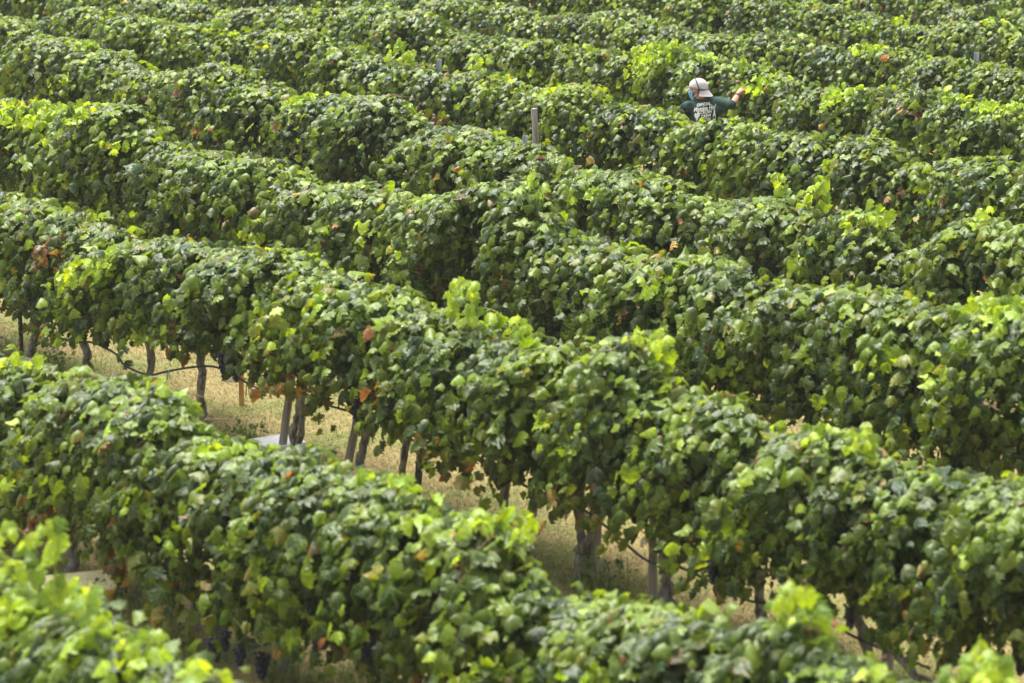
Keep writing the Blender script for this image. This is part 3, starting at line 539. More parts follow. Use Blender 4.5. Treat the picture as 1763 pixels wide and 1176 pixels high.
    keep = (zr < F.ridge(xr) - .012 + loose + RAISE.get(k, 0)) & (P[:, 2] - .62 * S > F.hem(P[:, 0]) - .06 - loose) | (FREE & (zr < F.ridge(xr) + .11))
    P, NN, TT, S, LOW, TOP, TONE = [q[keep] for q in (P, NN, TT, S, LOW, TOP, TONE)]
    near = P[:, 1] < .12
    young = in_zones(YOUNG, k, P[:, 0], P[:, 2]) & near & (rng.random(len(P)) < .85)
    rusty = in_zones(RUSTY, k, P[:, 0], P[:, 2]) & near
    P[young] += np.array([0, -.05, .02])
    S[young] *= .9
    NN[young] = NN[young] * .6 + rng.normal(0, .45, (young.sum(), 3))
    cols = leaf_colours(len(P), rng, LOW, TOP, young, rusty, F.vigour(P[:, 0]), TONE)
    P[:, 0] -= xv
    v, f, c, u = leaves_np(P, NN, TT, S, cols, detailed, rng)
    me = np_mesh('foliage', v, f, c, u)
    return me, canes

def young_shoot(k, xa, za, xb, zb, xv, parent, rng):
    """a bright shoot growing out of the ridge, arching over at its tip"""
    ln = math.hypot(xb - xa, zb - za) + .12
    y0 = rng.uniform(-.12, .0)
    mid = np.array([(xa + xb) / 2 + rng.normal(0, .02), y0 - .03, (za + zb) / 2 + .05])
    path = smooth_path([(xa, y0 + .08, za - .12), (xa, y0, za), mid, (xb, y0 - .10, zb - .02), (xb + rng.normal(0, .05), y0 - .2, zb - .09)], 16)
    path[:, 0] -= xv
    n = max(9, int(ln / .032))
    t = np.linspace(.12, 1, n)
    pos = np.column_stack([np.interp(t, np.linspace(0, 1, 16), path[:, q]) for q in range(3)])
    side = np.where(np.arange(n) % 2, 1., -1.)
    pos = pos + np.column_stack([side * rng.uniform(.02, .075, n), rng.normal(-.02, .03, n), rng.normal(0, .025, n)])
    nr = np.column_stack([rng.normal(0, .45, n) + side * .3, -.75 + rng.normal(0, .35, n), .45 + rng.normal(0, .35, n)])
    tp = np.column_stack([side * .35 + rng.normal(0, .3, n), -.2 + rng.normal(0, .2, n), -1 + rng.normal(0, .3, n)])
    size = (.125 - .06 * t ** 2) * rng.uniform(.8, 1.15, n)
    c = lerp((0.10, 0.18, 0.016), (0.36, 0.48, 0.032), np.clip(t * .8 + rng.normal(.12, .2, n), 0, 1))
    old = rng.random(n) < .2; c[old] = lerp((0.10, 0.18, 0.024), (0.16, 0.26, 0.03), rng.random(n))[old]
    v, f, cc, u = leaves_np(pos, nr, tp, size, np.column_stack([c, np.ones(n)]), True, rng)
    tv, tf = tube_np(path, np.linspace(.005, .002, 16), 5)
    sh = link('young_shoot', np_mesh('young_shoot', tv, tf), M_STEM, parent)
    link('foliage', np_mesh('foliage', v, f, cc, u), M_LEAF, sh)

# a bunch of dark grapes, shared by all vines
def bunch_mesh(seed):
    rng = np.random.default_rng(seed)
    b = bmesh.new(); bmesh.ops.create_icosphere(b, subdivisions=2, radius=1.0)
    sv = np.array([v.co[:] for v in b.verts]); sf = np.array([[v.index for v in f.verts] for f in b.faces]); b.free()
    parts = []
    for i in range(110):
        t = rng.random() ** .8
        r = .040 * (1 - t) ** .55 + .005
        an = rng.uniform(0, 6.28); rr = r * math.sqrt(rng.random())
        c = np.array([rr * math.cos(an), rr * math.sin(an), -.15 * t])
        parts.append((sv * rng.uniform(.0095, .0115) + c, sf))
    parts = [(v, f) for v, f in parts]
    v, f = join_np(parts)
    return np_mesh('grape_bunch', v, f)
BUNCH = [bunch_mesh(s) for s in (1, 2, 3)]

# ------------------------------------------------------------------ vines
C_X = [-24.4, -23.3, -22.2, -21.2, -20.05, -19.2, -17.75, -16.9, -16.22, -14.95, -14.05, -13.15, -12.15, -11.1, -10.1, -9.1]
B_X = [-18.7, -17.7, -16.74, -15.8, -15.0, -13.93, -12.9, -12.2, -11.2, -10.2, -9.2, -8.2, -7.2]
XR = {'A': (-13.6, -8.6), 'D': (-28.6, -11.4), 'E': (-33.8, -13.8), 'F': (-40.4, -16.0), 'G': (-46, -18.2), 'H': (-47, -20.4), 'I': (-47, -22.8), 'J': (-46, -25.2), 'K': (-44, -27.4)}
rngx = np.random.default_rng(77)
VX = {'B': B_X, 'C': C_X}
for k in KEYS:
    if k not in VX:
        n = int(round((XR[k][1] - XR[k][0]) / 1.1))
        VX[k] = list(np.linspace(XR[k][0], XR[k][1], n) + rngx.normal(0, .05, n))

SINA, COSA = math.sin(math.radians(14.0722)), math.cos(math.radians(14.0722))
def seen_at(x, y, z):
    """where a point of the vineyard shows (1763 x 1176 frame); only used to leave out vines that the view does not reach"""
    p = world_of(x, y, z); dz = p.z - CAM_Z
    d = p.y * COSA - dz * SINA
    return 881.5 + 4500 * p.x / d, 588 - 4500 * (p.y * SINA + dz * COSA) / d

def trunk_paths(k, i, rng):
    """list of (path, radii) in the vine's own frame"""
    lean = rng.normal(0, .07); hd = .80 + rng.normal(0, .03)
    b = rng.normal(0, .03, (4, 2))
    base = [(0, 0, -.04), (lean * .25 + b[0, 0], b[0, 1], .22), (lean * .6 + b[1, 0], b[1, 1], .5), (lean + b[2, 0] * .5, b[2, 1] * .5, hd)]
    P = smooth_path(base, 14)
    r = np.interp(np.linspace(0, 1, 14), [0, .12, .6, .9, 1], [.046, .036, .031, .038, .03])
    return [(P, r * rng.uniform(.9, 1.15))], np.array(base[-1])

SPECIAL = {  # trunks that the photograph shows bare: bends measured in the vine's own frame
    ('C', 2): [[(-.10, 0, -.03), (-.06, 0, .2), (.05, 0, .38), (.10, 0, .6), (.08, 0, .8)]],
    ('C', 3): [[(.14, 0, -.03), (.05, 0, .2), (-.03, 0, .4), (-.14, 0, .62), (-.2, 0, .82)]],
    ('C', 5): [[(0, 0, -.05), (.03, 0, .12), (-.01, 0, .3), (.015, 0, .5), (-.02, 0, .78)]],
    ('C', 6): [[(-.09, 0, -.04), (-.02, 0, .14), (-.05, .01, .3), (.05, 0, .48), (.08, 0, .66), (.12, 0, .85)], [(-.02, .02, .16), (.10, 0, .4), (.12, 0, .62), (.14, 0, .82)]],
    ('C', 7): [[(0, 0, -.04), (.05, 0, .2), (.12, 0, .45), (.18, 0, .85)]],
    ('C', 10): [[(0, 0, -.04), (.0, 0, .18), (.01, .0, .3), (-.02, 0, .5), (.01, 0, .82)], [(.0, 0, .2), (.09, 0, .33), (.17, -.02, .48), (.27, -.02, .62), (.36, 0, .8)]],
    ('C', 11): [[(.10, 0, -.04), (.08, 0, .2), (.03, 0, .42), (.0, 0, .8)], [(-.02, 0, .0), (.03, .02, .3), (.06, .02, .55), (.02, .02, .8)]],
    ('C', 12): [[(.08, 0, -.04), (.04, 0, .2), (.0, 0, .4), (-.10, 0, .62), (-.12, 0, .85)]],
    ('C', 13): [[(.05, 0, -.04), (-.02, 0, .2), (-.10, 0, .42), (-.2, 0, .62), (-.26, 0, .85)], [(.22, -.12, .42), (.36, -.14, .40), (.5, -.12, .28), (.58, -.05, .22)]],
    ('B', 2): [[(.05, 0, -.04), (.05, 0, .25), (.0, 0, .45), (-.06, 0, .8)]],
}

VINES = {}
for k in KEYS:
    idx = KEYS.index(k)
    detailed = k in 'ABCDE'
    xs = VX[k]
    bounds = [xs[0] - .55] + [(a + b) / 2 for a, b in zip(xs, xs[1:])] + [xs[-1] + .55]
    rows = []
    for i, xv in enumerate(xs):
        px0, _ = seen_at(bounds[i], ROW_Y[k], 1.3); px1, _ = seen_at(bounds[i + 1], ROW_Y[k], 1.3)
        _, py = seen_at(xv, ROW_Y[k], 1.3); _, pt = seen_at(xv, ROW_Y[k], 1.95)
        if px1 < -130 or px0 > 1890 or py < -48 or pt > 1250: continue
        inside = px1 > 15 and px0 < 1748 and pt < 1150
        rows.append((i, xv, inside))
    number = 0
    rowname = 'front row of the vineyard' if idx == 0 else ORD[idx + 1] + ' row from the front'
    first_in = True
    for i, xv, inside in rows:
        rng = np.random.default_rng(1000 * (idx + 1) + i)
        root = empty('grapevine', world_of(xv, ROW_Y[k]), ROT)
        VINES.setdefault(k, []).append((xv, root))
        sprigs = [s for s in SPRIGS if s[0] == k and bounds[i] <= s[1] < bounds[i + 1]]
        if inside:
            number += 1
            if sprigs: lab = f'lime-topped grapevine, {ORD[number]} from left in the {rowname}'
            else: lab = f'leafy green grapevine, {ORD[number]} from left in the {rowname}'
        else:
            end = 'left' if number == 0 else 'right'
            lab = f'grapevine cut off by the picture edge, {end} end of {rowname}'
        tag(root, lab, 'grapevine', 'grapevines in the ' + rowname)
        me, canes = make_foliage(k, bounds[i], bounds[i + 1], xv, 5000 * (idx + 1) + i, detailed)
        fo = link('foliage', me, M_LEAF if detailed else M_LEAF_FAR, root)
        for cv, cf in canes:
            cv[:, 0] -= xv
            link('cane', np_mesh('cane', cv, cf), M_CANE, root)
        for s in sprigs: young_shoot(k, *s[1:], xv, root, rng)
        # trunk and cordon
        if (k, i) in SPECIAL:
            tp = []
            for q, path in enumerate(SPECIAL[(k, i)]):
                P = smooth_path(path, 18)
                P[:, :2] += np.random.default_rng(i * 7 + q).normal(0, .010, (18, 2))
                r = np.interp(np.linspace(0, 1, 18), [0, .15, .6, .92, 1], [.050, .040, .035, .042, .03]) * (1 if q == 0 else .72)
                tp.append((P, r))
            head = tp[0][0][-1]
        else:
            tp, head = trunk_paths(k, i, rng)
        parts = [tube_np(P, r, 12 if detailed else 7, seed=i * 3 + q, rough=.14) for q, (P, r) in enumerate(tp)]
        link('trunk', np_mesh('trunk', *join_np(parts)), M_BARK, root)
        if detailed:
            for sg, xe in ((-1, bounds[i] - xv), (1, bounds[i + 1] - xv)):
                path = smooth_path([head - np.array([0, 0, .05]), head + np.array([sg * .10, rng.normal(0, .02), .04]), (xe * .6, rng.normal(0, .03), head[2] + rng.normal(0.02, .02)), (xe * .98, 0, head[2] + rng.normal(0, .02))], 12)
                av, af = tube_np(path, np.linspace(.030, .016, 12), 9, seed=i + 50, rough=.12)
                link('cordon_arm', np_mesh('cordon_arm', av, af), M_BARK, root)
        # fruit
        fixed = [gx for gx in GRAPES if gx[0] == k and bounds[i] <= gx[1] < bounds[i + 1]]
        spots = [(gx - xv, -.47 + rng.normal(0, .03), gz + .10) for _, gx, gz in fixed]
        for q in range({'B': 1, 'C': 1}.get(k, 0)):
            x = rng.uniform(bounds[i], bounds[i + 1])
            spots.append((x - xv, -.24 + rng.normal(0, .05), float(FIELDS[k].hem(x)) + rng.uniform(.10, .35)))
        for q, (gx, gy, gz) in enumerate(spots):
            o = bpy.data.objects.new('grape_bunch', BUNCH[q % 3]); COL.objects.link(o); o.parent = root
            if not BUNCH[q % 3].materials: BUNCH[q % 3].materials.append(M_GRAPE)
            o.location = (gx, gy, gz); o.rotation_euler = (rng.normal(0, .2), rng.normal(0, .2), rng.uniform(0, 6))
            o.scale = [1.0 + .25 * rng.random()] * 3

# ------------------------------------------------------------------ posts, wire, hose, ties
def wooden_post(x, y, h, r, label, lean=(0, 0)):
    root = empty('wooden_post', world_of(x, y), ROT + .3)
    root.rotation_euler[0] = lean[1]; root.rotation_euler[1] = lean[0]
    rng = np.random.default_rng(int(abs(x * 100)))
    z = np.linspace(-.1, h - .012, 16)
    P = np.column_stack([rng.normal(0, .0025, 16), rng.normal(0, .0025, 16), z])
    v, f = tube_np(P, np.linspace(r * 1.06, r, 16), 12, seed=3, rough=.03, cap=False)
    link('shaft', np_mesh('shaft', v, f), M_WOOD, root)
    v, f = tube_np([(0, 0, h - .014), (0, 0, h - .004), (0, 0, h)], [r * .99, r * .98, r * .86], 12, seed=4, rough=.02)
    link('sawn_top', np_mesh('sawn_top', v, f), M_WOOD, root)
    return tag(root, label, 'post', 'wooden posts along the vine rows')

def box(bm, c, s):
    r = bmesh.ops.create_cube(bm, size=1.0)
    for v in r['verts']: v.co = Vector((c[0] + v.co.x * s[0], c[1] + v.co.y * s[1], c[2] + v.co.z * s[2]))

def t_post(x, y, h, mat, label, lean=0.0):
    root = empty('steel_stake', world_of(x, y), ROT)
    root.rotation_euler[1] = lean
    b = bmesh.new()
    box(b, (0, 0, h / 2 - .05), (.036, .006, h + .1)); box(b, (0, .0175, h / 2 - .05), (.006, .029, h + .1))
    bm_obj('shaft', b, mat, root)
    b = bmesh.new()
    for i in range(int(h / .055)): box(b, (0, -.0075, .08 + i * .055), (.012, .009, .022))
    o = bm_obj('studs', b, mat, root); o['kind'] = 'stuff'
    return tag(root, label, 'stake', 'steel stakes along the vine rows')

def metal_post(x, y, h, label):
    root = empty('trellis_post', world_of(x, y), ROT + .25)
    b = bmesh.new()
    box(b, (0, 0, h / 2 - .05), (.055, .004, h + .1)); box(b, (-.0255, -.0175, h / 2 - .05), (.004, .031, h + .1)); box(b, (.0255, -.0175, h / 2 - .05), (.004, .031, h + .1))
    bm_obj('channel', b, M_GALV, root)
    b = bmesh.new()
    for sx in (-1, 1):
        box(b, (sx * .031, -.02, h - .09), (.007, .012, .02))
    bm_obj('wire_hook', b, M_GALV, root)
    return tag(root, label, 'post', 'galvanised trellis posts')

yC, yB, yE = ROW_Y['C'], ROW_Y['B'], ROW_Y['E']
wooden_post(-18.06, yC + .06, 1.5, .034, 'grey wooden post behind the twisted double trunk and the white tub', (.17, 0))
wooden_post(-17.08, yC + .02, 1.5, .034, 'grey wooden post beside a thin dark trunk, next along from the white tub', (.23, 0))
wooden_post(-14.82, yC + .10, 1.5, .032, 'short visible grey wooden post below the hanging orange brown leaf', (.24, 0))
wooden_post(-14.02, yC + .10, 1.5, .050, 'thick dark wooden post behind the V-shaped forked trunk', (.05, 0))
wooden_post(-13.26, yC + .02, 1.4, .031, 'slim dark wooden post with two trunks beside the black hose', (-.01, 0))
wooden_post(-11.02, yC + .08, 1.5, .040, 'thick grey wooden post by the leaning trunk near the bottom edge', (.02, 0))
wooden_post(-16.12, yB + .02, 1.45, .032, 'grey wooden post with weeds at its foot beside the yellow lug', (.0, 0))
wooden_post(-21.25, yE + .08, 2.13, .033, 'tall bare wooden post standing out above the vine canopy', (-.03, 0))
t_post(-22.50, yC + .02, 1.45, M_TPOST, 'black studded steel stake at the left edge under the vines', .0)
t_post(-16.16, yC + .05, 1.4, M_TPOST_G, 'dark green steel stake in a leaning pair under the vines', .13)
t_post(-16.03, yC - .03, 1.45, M_TPOST, 'dark brown steel stake in a leaning pair under the vines', .13)
t_post(-15.97, yB + .0, 1.4, M_TPOST, 'dark steel stake next to the weedy wooden post', .0)
metal_post(-21.37, yE + .0, 1.83, 'grey steel post top beside the tall bare wooden post')
metal_post(-26.45, ROW_Y['F'], 1.86, 'grey steel post top poking above the far canopy, upper centre')
metal_post(-20.45, yE - .02, 1.36, 'pale blue grey steel post in the thin gap of leaves')
metal_post(-22.27, ROW_Y['H'], 1.90, 'grey steel post top near the right edge, in the far rows')
b = bmesh.new()
root = empty('vine_prop', world_of(-15.12, yB - .05), ROT)
v, f = tube_np([(0, 0, -.05), (.004, 0, .3), (0, 0, .75)], .007, 8)
link('rod', np_mesh('rod', v, f), M_TPOST, root)
tag(root, 'thin dark rod under the second row with teal tape near its top', 'rod')
b.free()

def strand(name, pts, r, mat, label, cat, sides=8):
    v, f = tube_np(pts, r, sides)
    return tag(link(name, np_mesh(name, v, f), mat), label, cat)

hp = [world_of(x, yC - .06, max(z, .2)) for x, z in HOSE]
strand('drip_hose', smooth_path([p[:] for p in hp], 160), .0105, M_HOSE, 'black drip irrigation hose sagging between the trunks of the third row', 'hose')
for k, z in (('C', .84), ('D', .86), ('E', 1.43)):
    xa, xb = VX[k][0] - .5, VX[k][-1] + .5
    if k == 'E': xa, xb = -20.0, -13.4
    xs = np.linspace(xa, xb, 40)
    strand('trellis_wire', [world_of(x, ROW_Y[k] + (.03 if k == 'E' else .0), z - .012 * math.sin(x * 1.4) ** 2)[:] for x in xs], .0022, M_WIRE,
           {'C': 'thin cordon wire along the third row from the front', 'D': 'thin cordon wire along the fourth row from the front', 'E': 'pale wire crossing the bare gap in the fifth row'}[k], 'wire', 5)

tie_lab = ['teal tape tie hanging below the third row, left of the grey trunk', 'teal tape tie on the sagging hose by the twisted double trunk', 'teal tape tie under the canopy right of the forked trunk',
           'teal tape tie among orange leaves beside the paired steel stakes', 'teal tape tie hanging on the thin dark rod', 'teal tape tie hanging at the bottom edge under the second row',
           'teal tape tie dangling in the dark gap mid picture, left strip', 'teal tape tie dangling in the dark gap mid picture, right strip', 'small teal tape tie beside the pale steel post']
for q, (k, x, z) in enumerate(TIES):
    rng = np.random.default_rng(q)
    root = empty('plastic_tie', world_of(x, ROW_Y[k] + (-.44 if k in 'BCD' else -.3), z), ROT)
    for sg in (-1, 1):
        b = bmesh.new()
        n = 6; w = .011
        a = rng.uniform(.1, .45) * sg; ln = rng.uniform(.09, .14)
        rows = []
        for i in range(n + 1):
            t = i / n
            cx, cz = math.sin(a) * t * ln, .05 - math.cos(a) * t * ln
            rows.append((b.verts.new((cx - w / 2, .004 * sg + .012 * t * t, cz)), b.verts.new((cx + w / 2, .004 * sg + .012 * t * t + .004, cz))))
        for (p, r_), (s_, t_) in zip(rows, rows[1:]): b.faces.new((p, r_, t_, s_))
        bmesh.ops.solidify(b, geom=b.faces[:], thickness=.0012)
        bm_obj('tape_end', b, M_TIE, root, True)
    tag(root, tie_lab[q], 'tie', 'teal plastic vine ties')

# ------------------------------------------------------------------ picking lugs, marker stake, stump
def lug(x, y, z0, sx, sy, h, rz, mat, lidmat, label, lid=True):
    root = empty('picking_lug', world_of(x, y, z0), rz)
    b = bmesh.new()
    def ring(w, d, z):
        q = []
        for cx, cy in ((1, 1), (-1, 1), (-1, -1), (1, -1)):
            for t in (0, 30, 60, 90):
                a = math.radians(t + {(1, 1): 0, (-1, 1): 90, (-1, -1): 180, (1, -1): 270}[(cx, cy)])
                q.append(b.verts.new((cx * (w / 2 - .03) + .03 * math.cos(a), cy * (d / 2 - .03) + .03 * math.sin(a), z)))
        return q
    prof = [(.88, 0), (.93, h * .45), (.935, h * .48), (.945, h * .5), (.97, h - .03), (1.0, h - .028), (1.0, h), (.965, h), (.95, h - .012), (.88, .012)]
    rings = [ring(sx * k_, sy * k_, z) for k_, z in prof]
    for p, q in zip(rings, rings[1:]):
        for i in range(len(p)):
            j = (i + 1) % len(p); b.faces.new((p[i], p[j], q[j], q[i]))
    b.faces.new(rings[0][::-1]); b.faces.new(rings[-1])
    bm_obj('tub', b, mat, root)
    if lid:
        b = bmesh.new()
        rr = [ring(sx * k_, sy * k_, z) for k_, z in ((1.02, h + .002), (1.03, h + .004), (1.03, h + .020), (1.0, h + .026), (.9, h + .026), (.89, h + .021))]
        for p, q in zip(rr, rr[1:]):
            for i in range(len(p)):
                j = (i + 1) % len(p); b.faces.new((p[i], p[j], q[j], q[i]))
        b.faces.new(rr[0][::-1]); b.faces.new(rr[-1])
        bm_obj('lid', b, lidmat, root)
    else:
        for sg in (-1, 1):
            b = bmesh.new(); box(b, (sg * sx * .49, 0, h - .06), (.012, .14, .03)); bm_obj('handle', b, mat, root)
    return tag(root, label, 'tub')

lug(-18.16, 12.45, 0, .52, .34, .13, math.radians(32), M_WHITE, M_WHITE, 'white picking tub with flat lid on the grass at the twisted trunk')
lug(-16.02, 9.18, 0, .60, .40, .15, math.radians(18), M_YELLOW, M_CREAM, 'yellow picking tub with cream lid half hidden behind bright front leaves')
lug(-20.62, 13.70, 0, .22, .16, .08, math.radians(-10), M_WHITE, M_WHITE, 'white picking tub far down the grassy aisle behind the orange stake')

root = empty('marker_stake', world_of(-19.78, 13.24), ROT + .5)
b = bmesh.new(); box(b, (0, 0, .20), (.045, .022, .50)); bmesh.ops.bevel(b, geom=b.edges[:], offset=.003, segments=1, affect='EDGES')
bm_obj('stake', b, M_STAKE, root)
b = bmesh.new(); box(b, (0, -.0135, .40), (.036, .004, .06)); bm_obj('tag', b, M_WHITE, root)
tag(root, 'short orange wooden marker stake in the dry grass behind the third row', 'stake')

root = empty('old_stump', world_of(-14.5, 12.28), 0)
rng = np.random.default_rng(4)
v, f = tube_np([(0, 0, -.03), (.004, 0, .06), (-.003, .004, .12), (.004, 0, .17)], [.042, .034, .030, .028], 11, 3, .1)
link('stump', np_mesh('stump', v, f), M_STUMP, root)
v, f = tube_np([(-.03, .02, -.03), (-.05, .02, .05), (-.055, .02, .11)], [.02, .017, .014], 8, 5, .1)
link('side_stub', np_mesh('side_stub', v, f), M_STUMP, root)
tag(root, 'small dark cut stump in the grass near the forked trunk', 'stump')

# ------------------------------------------------------------------ grass and weeds
def mat_blade(name):
    m, N, Lk, out = new_mat(name)
    at = N.new('ShaderNodeAttribute'); at.attribute_name = 'tint'
    p = N.new('ShaderNodeBsdfPrincipled'); p.inputs['Roughness'].default_value = 0.7; p.inputs['Specular IOR Level'].default_value = 0.25
    Lk.new(at.outputs['Color'], p.inputs['Base Color'])
    t = N.new('ShaderNodeBsdfTranslucent'); Lk.new(at.outputs['Color'], t.inputs['Color'])
    mx = N.new('ShaderNodeMixShader'); mx.inputs[0].default_value = .3
    Lk.new(p.outputs[0], mx.inputs[1]); Lk.new(t.outputs[0], mx.inputs[2]); Lk.new(mx.outputs[0], out.inputs[0])
    return m
M_BLADE = mat_blade('grass blade')

def blades(n, xy, length, width, lieflat, cols, rng, segs=2):
    az = rng.uniform(0, 2 * math.pi, n)
    dirs = np.column_stack([np.cos(az), np.sin(az), np.zeros(n)])
    up = np.array([0, 0, 1.0])
    sidev = np.column_stack([-np.sin(az), np.cos(az), np.zeros(n)])
    V = []
    for s in range(segs + 1):
        t = s / segs
        ang = lieflat * (0.35 + .65 * t)
        c = np.column_stack([xy, np.full(n, -.004)]) + (dirs * np.sin(ang)[:, None] + up * np.cos(ang)[:, None]) * (length * t)[:, None]
        w = (width * (1 - .85 * t))[:, None]
        V += [c - sidev * w / 2, c + sidev * w / 2]
    V = np.stack(V, 1)
    k = V.shape[1]
    F = np.array([(2 * s, 2 * s + 1, 2 * s + 3, 2 * s + 2) for s in range(segs)])
    f = F[None] + (np.arange(n) * k)[:, None, None]
    return V.reshape(-1, 3), f.reshape(-1, 4), np.repeat(cols, segs, axis=0)

def green_field(x, y):
    return .5 + .5 * np.clip(.8 * np.sin(2.1 * x + .6 * np.sin(3 * y)) * np.sin(2.6 * y + 1.3 + .5 * np.sin(1.7 * x)) + .6 * np.sin(5.3 * x + 2) * np.sin(6.1 * y + .5) + .35 * np.sin(13 * x + 1) * np.sin(11 * y), -1, 1)

rng = np.random.default_rng(11)
n = 260000
x = rng.uniform(-25.5, -8.5, n); y = rng.uniform(7.2, 15.0, n)
px = RX[0] * x + RN[0] * y; py = RX[1] * x + RN[1] * y
gf = green_field(x, y) * .85 + .25 * np.exp(-((y - (yC - .3)) / .5) ** 2)
isg = rng.random(n) < np.clip((gf - .18) * 2.2, .12, .92)
t = rng.random(n)
cols = lerp((0.13, 0.10, 0.040), (0.45, 0.36, 0.155), t)
cols[isg] = lerp((0.075, 0.095, 0.026), (0.25, 0.275, 0.075), t)[isg]
v, f, c = blades(n, np.column_stack([px, py]), rng.uniform(.025, .075, n), rng.uniform(.004, .009, n), rng.uniform(.8, 1.56, n), np.column_stack([cols, np.ones(n)]), rng)
tag(link('grass', np_mesh('grass', v, f, c, smooth=False), M_BLADE), 'short dry mown grass between the vine rows', 'grass', kind='stuff')
n = 60000
x = rng.uniform(-34, -13, n); y = rng.uniform(15.0, 19.5, n)
px = RX[0] * x + RN[0] * y; py = RX[1] * x + RN[1] * y
cols = lerp((0.14, 0.105, 0.047), (0.36, 0.285, 0.15), rng.random(n))
v, f, c = blades(n, np.column_stack([px, py]), rng.uniform(.04, .10, n), rng.uniform(.005, .009, n), rng.uniform(.4, 1.4, n), np.column_stack([cols, np.ones(n)]), rng)
tag(link('dry_grass', np_mesh('dry_grass', v, f, c, smooth=False), M_BLADE), 'dry grass in the aisles further back', 'grass', kind='stuff')

weed_lab = ['upright green weed tuft at the foot of the grey trunk', 'low weed tuft just left of the white tub', 'green weed tuft wrapping the forked trunk', 'feathery weed patch right of the forked trunk',
            'tall thin weed stalks right of the forked trunk', 'leafy dark weed between two leaning trunks', 'leafy weed beside the black studded stake', 'pale green weed patch below the weedy wooden post',
            'thin weed stalks right of the weedy wooden post', 'weed tuft in front of the yellow lidded tub', 'fresh green weed at the left edge under the vines', 'weed tuft beside the thin dark rod',
            'weed tuft under the leaning trunk by the hose', 'weed tuft at the bottom edge under the second row', 'weed tuft beside the bottom edge trunk of the second row']
for q, (wx, wy) in enumerate(WEEDS):
    r = np.random.default_rng(40 + q)
    big = q in (2, 3, 4, 7, 8, 9)
    n = 38 if big else 36
    if q == 0: n = 46
    xy = r.normal(0, .13 if big else .07, (n, 2))
    L = r.uniform(.08, .26, n) if (big or q == 0) else r.uniform(.08, .24, n)
    co = lerp((0.14, 0.19, 0.04), (0.30, 0.37, 0.09), r.random(n))
    st = r.random(n) < (.25 if q else .05); co[st] = lerp((0.24, 0.19, 0.09), (0.38, 0.31, 0.16), r.random(n))[st]
    root = empty('weed', world_of(wx, wy), 0)
    v, f, c = blades(n, xy, L, r.uniform(.008, .017, n) * (1.5 if q == 0 else 1), r.uniform(.1, .85, n), np.column_stack([co, np.ones(n)]), r, 4)
    link('blade', np_mesh('blade', v, f, c, smooth=False), M_BLADE, root)['kind'] = 'stuff'
    m = 90 if q in (5, 6) else 24
    pos = np.column_stack([r.normal(0, .10, (m, 2)), r.uniform(.02, .22 if q not in (5, 6) else .42, m)])
    v, f, c, u = leaves_np(pos, r.normal(0, .5, (m, 3)) + [0, 0, .8], r.normal(0, 1, (m, 3)), r.uniform(.02, .05, m), np.column_stack([lerp((0.05, 0.10, 0.025), (0.14, 0.22, 0.05), r.random(m)), np.ones(m)]), False, r)
    link('foliage', np_mesh('foliage', v, f, c), M_LEAF_FAR, root)
    tag(root, weed_lab[q], 'weed', 'weeds in the aisles')

# ------------------------------------------------------------------ a little summer haze in the air
m, N, Lk, out = new_mat('air')
pv = N.new('ShaderNodeVolumePrincipled'); pv.inputs['Color'].default_value = (0.86, 0.90, 0.92, 1); pv.inputs['Density'].default_value = 0.0004
Lk.new(pv.outputs[0], out.inputs['Volume'])
b = bmesh.new(); box(b, (0, 0, 4.5), (420, 420, 12.0))
tag(bm_obj('haze', b, m), kind='stuff')

# ------------------------------------------------------------------ the picker
M_SKIN = mat_simple('skin', (0.36, 0.165, 0.105), (0.46, 0.225, 0.15), 0.55, 14, spec=0.4)
M_HAIR = mat_simple('grey brown hair', (0.07, 0.05, 0.035), (0.22, 0.17, 0.12), 0.8, 90)
M_BEARD = mat_simple('dark beard', (0.05, 0.03, 0.022), (0.12, 0.075, 0.05), 0.85, 120)
M_SHIRT = mat_simple('green heather shirt', (0.008, 0.020, 0.021), (0.045, 0.085, 0.072), 0.9, 13, (1, 1, .55), 0.0, spec=0.15, detail=5, lo=.36, hi=.66)
M_PRINT = mat_simple('white print', (0.78, 0.78, 0.76), (0.84, 0.84, 0.82), 0.8, 8)
M_JEANS = mat_simple('jeans', (0.03, 0.045, 0.085), (0.06, 0.08, 0.13), 0.9, 40)
M_CAP = mat_simple('washed pale cap', (0.66, 0.63, 0.65), (0.82, 0.80, 0.81), 0.9, 16, spec=0.1)
M_CAPD = mat_simple('cap stains', (0.22, 0.21, 0.20), (0.32, 0.31, 0.29), 0.9, 40, spec=0.1)
M_DARK = mat_simple('dark strap', (0.012, 0.010, 0.018), (0.025, 0.02, 0.03), 0.5, 30)
M_MASK = mat_simple('blue mask', (0.16, 0.45, 0.66), (0.25, 0.56, 0.76), 0.8, 30)
M_BOOT = mat_simple('boot', (0.05, 0.035, 0.025), (0.09, 0.06, 0.04), 0.7, 30)
M_EYE = mat_simple('eye', (0.7, 0.68, 0.66), (0.75, 0.72, 0.7), 0.3, 10)

man = empty('person', world_of(-23.48, 22.78), 0.0)
man.scale = (1.03, 1.03, 1.03)
tag(man, 'man in green printed T-shirt, backwards pale cap and blue mask, picking among the vines', 'person')

def add_tube(bm, pts, rad, n=24, sides=14, flat=None):
    P = smooth_path(pts, n); r = np.interp(np.linspace(0, 1, n), np.linspace(0, 1, len(rad)), rad)
    v, f = tube_np(P, r, sides)
    vs = [bm.verts.new(q) for q in v]
    for q in f:
        try: bm.faces.new([vs[i] for i in q])
        except ValueError: pass
    for end in (0, -1):
        s = bmesh.ops.create_icosphere(bm, subdivisions=2, radius=float(r[end]) * .995)
        for w in s['verts']: w.co += Vector(P[end])

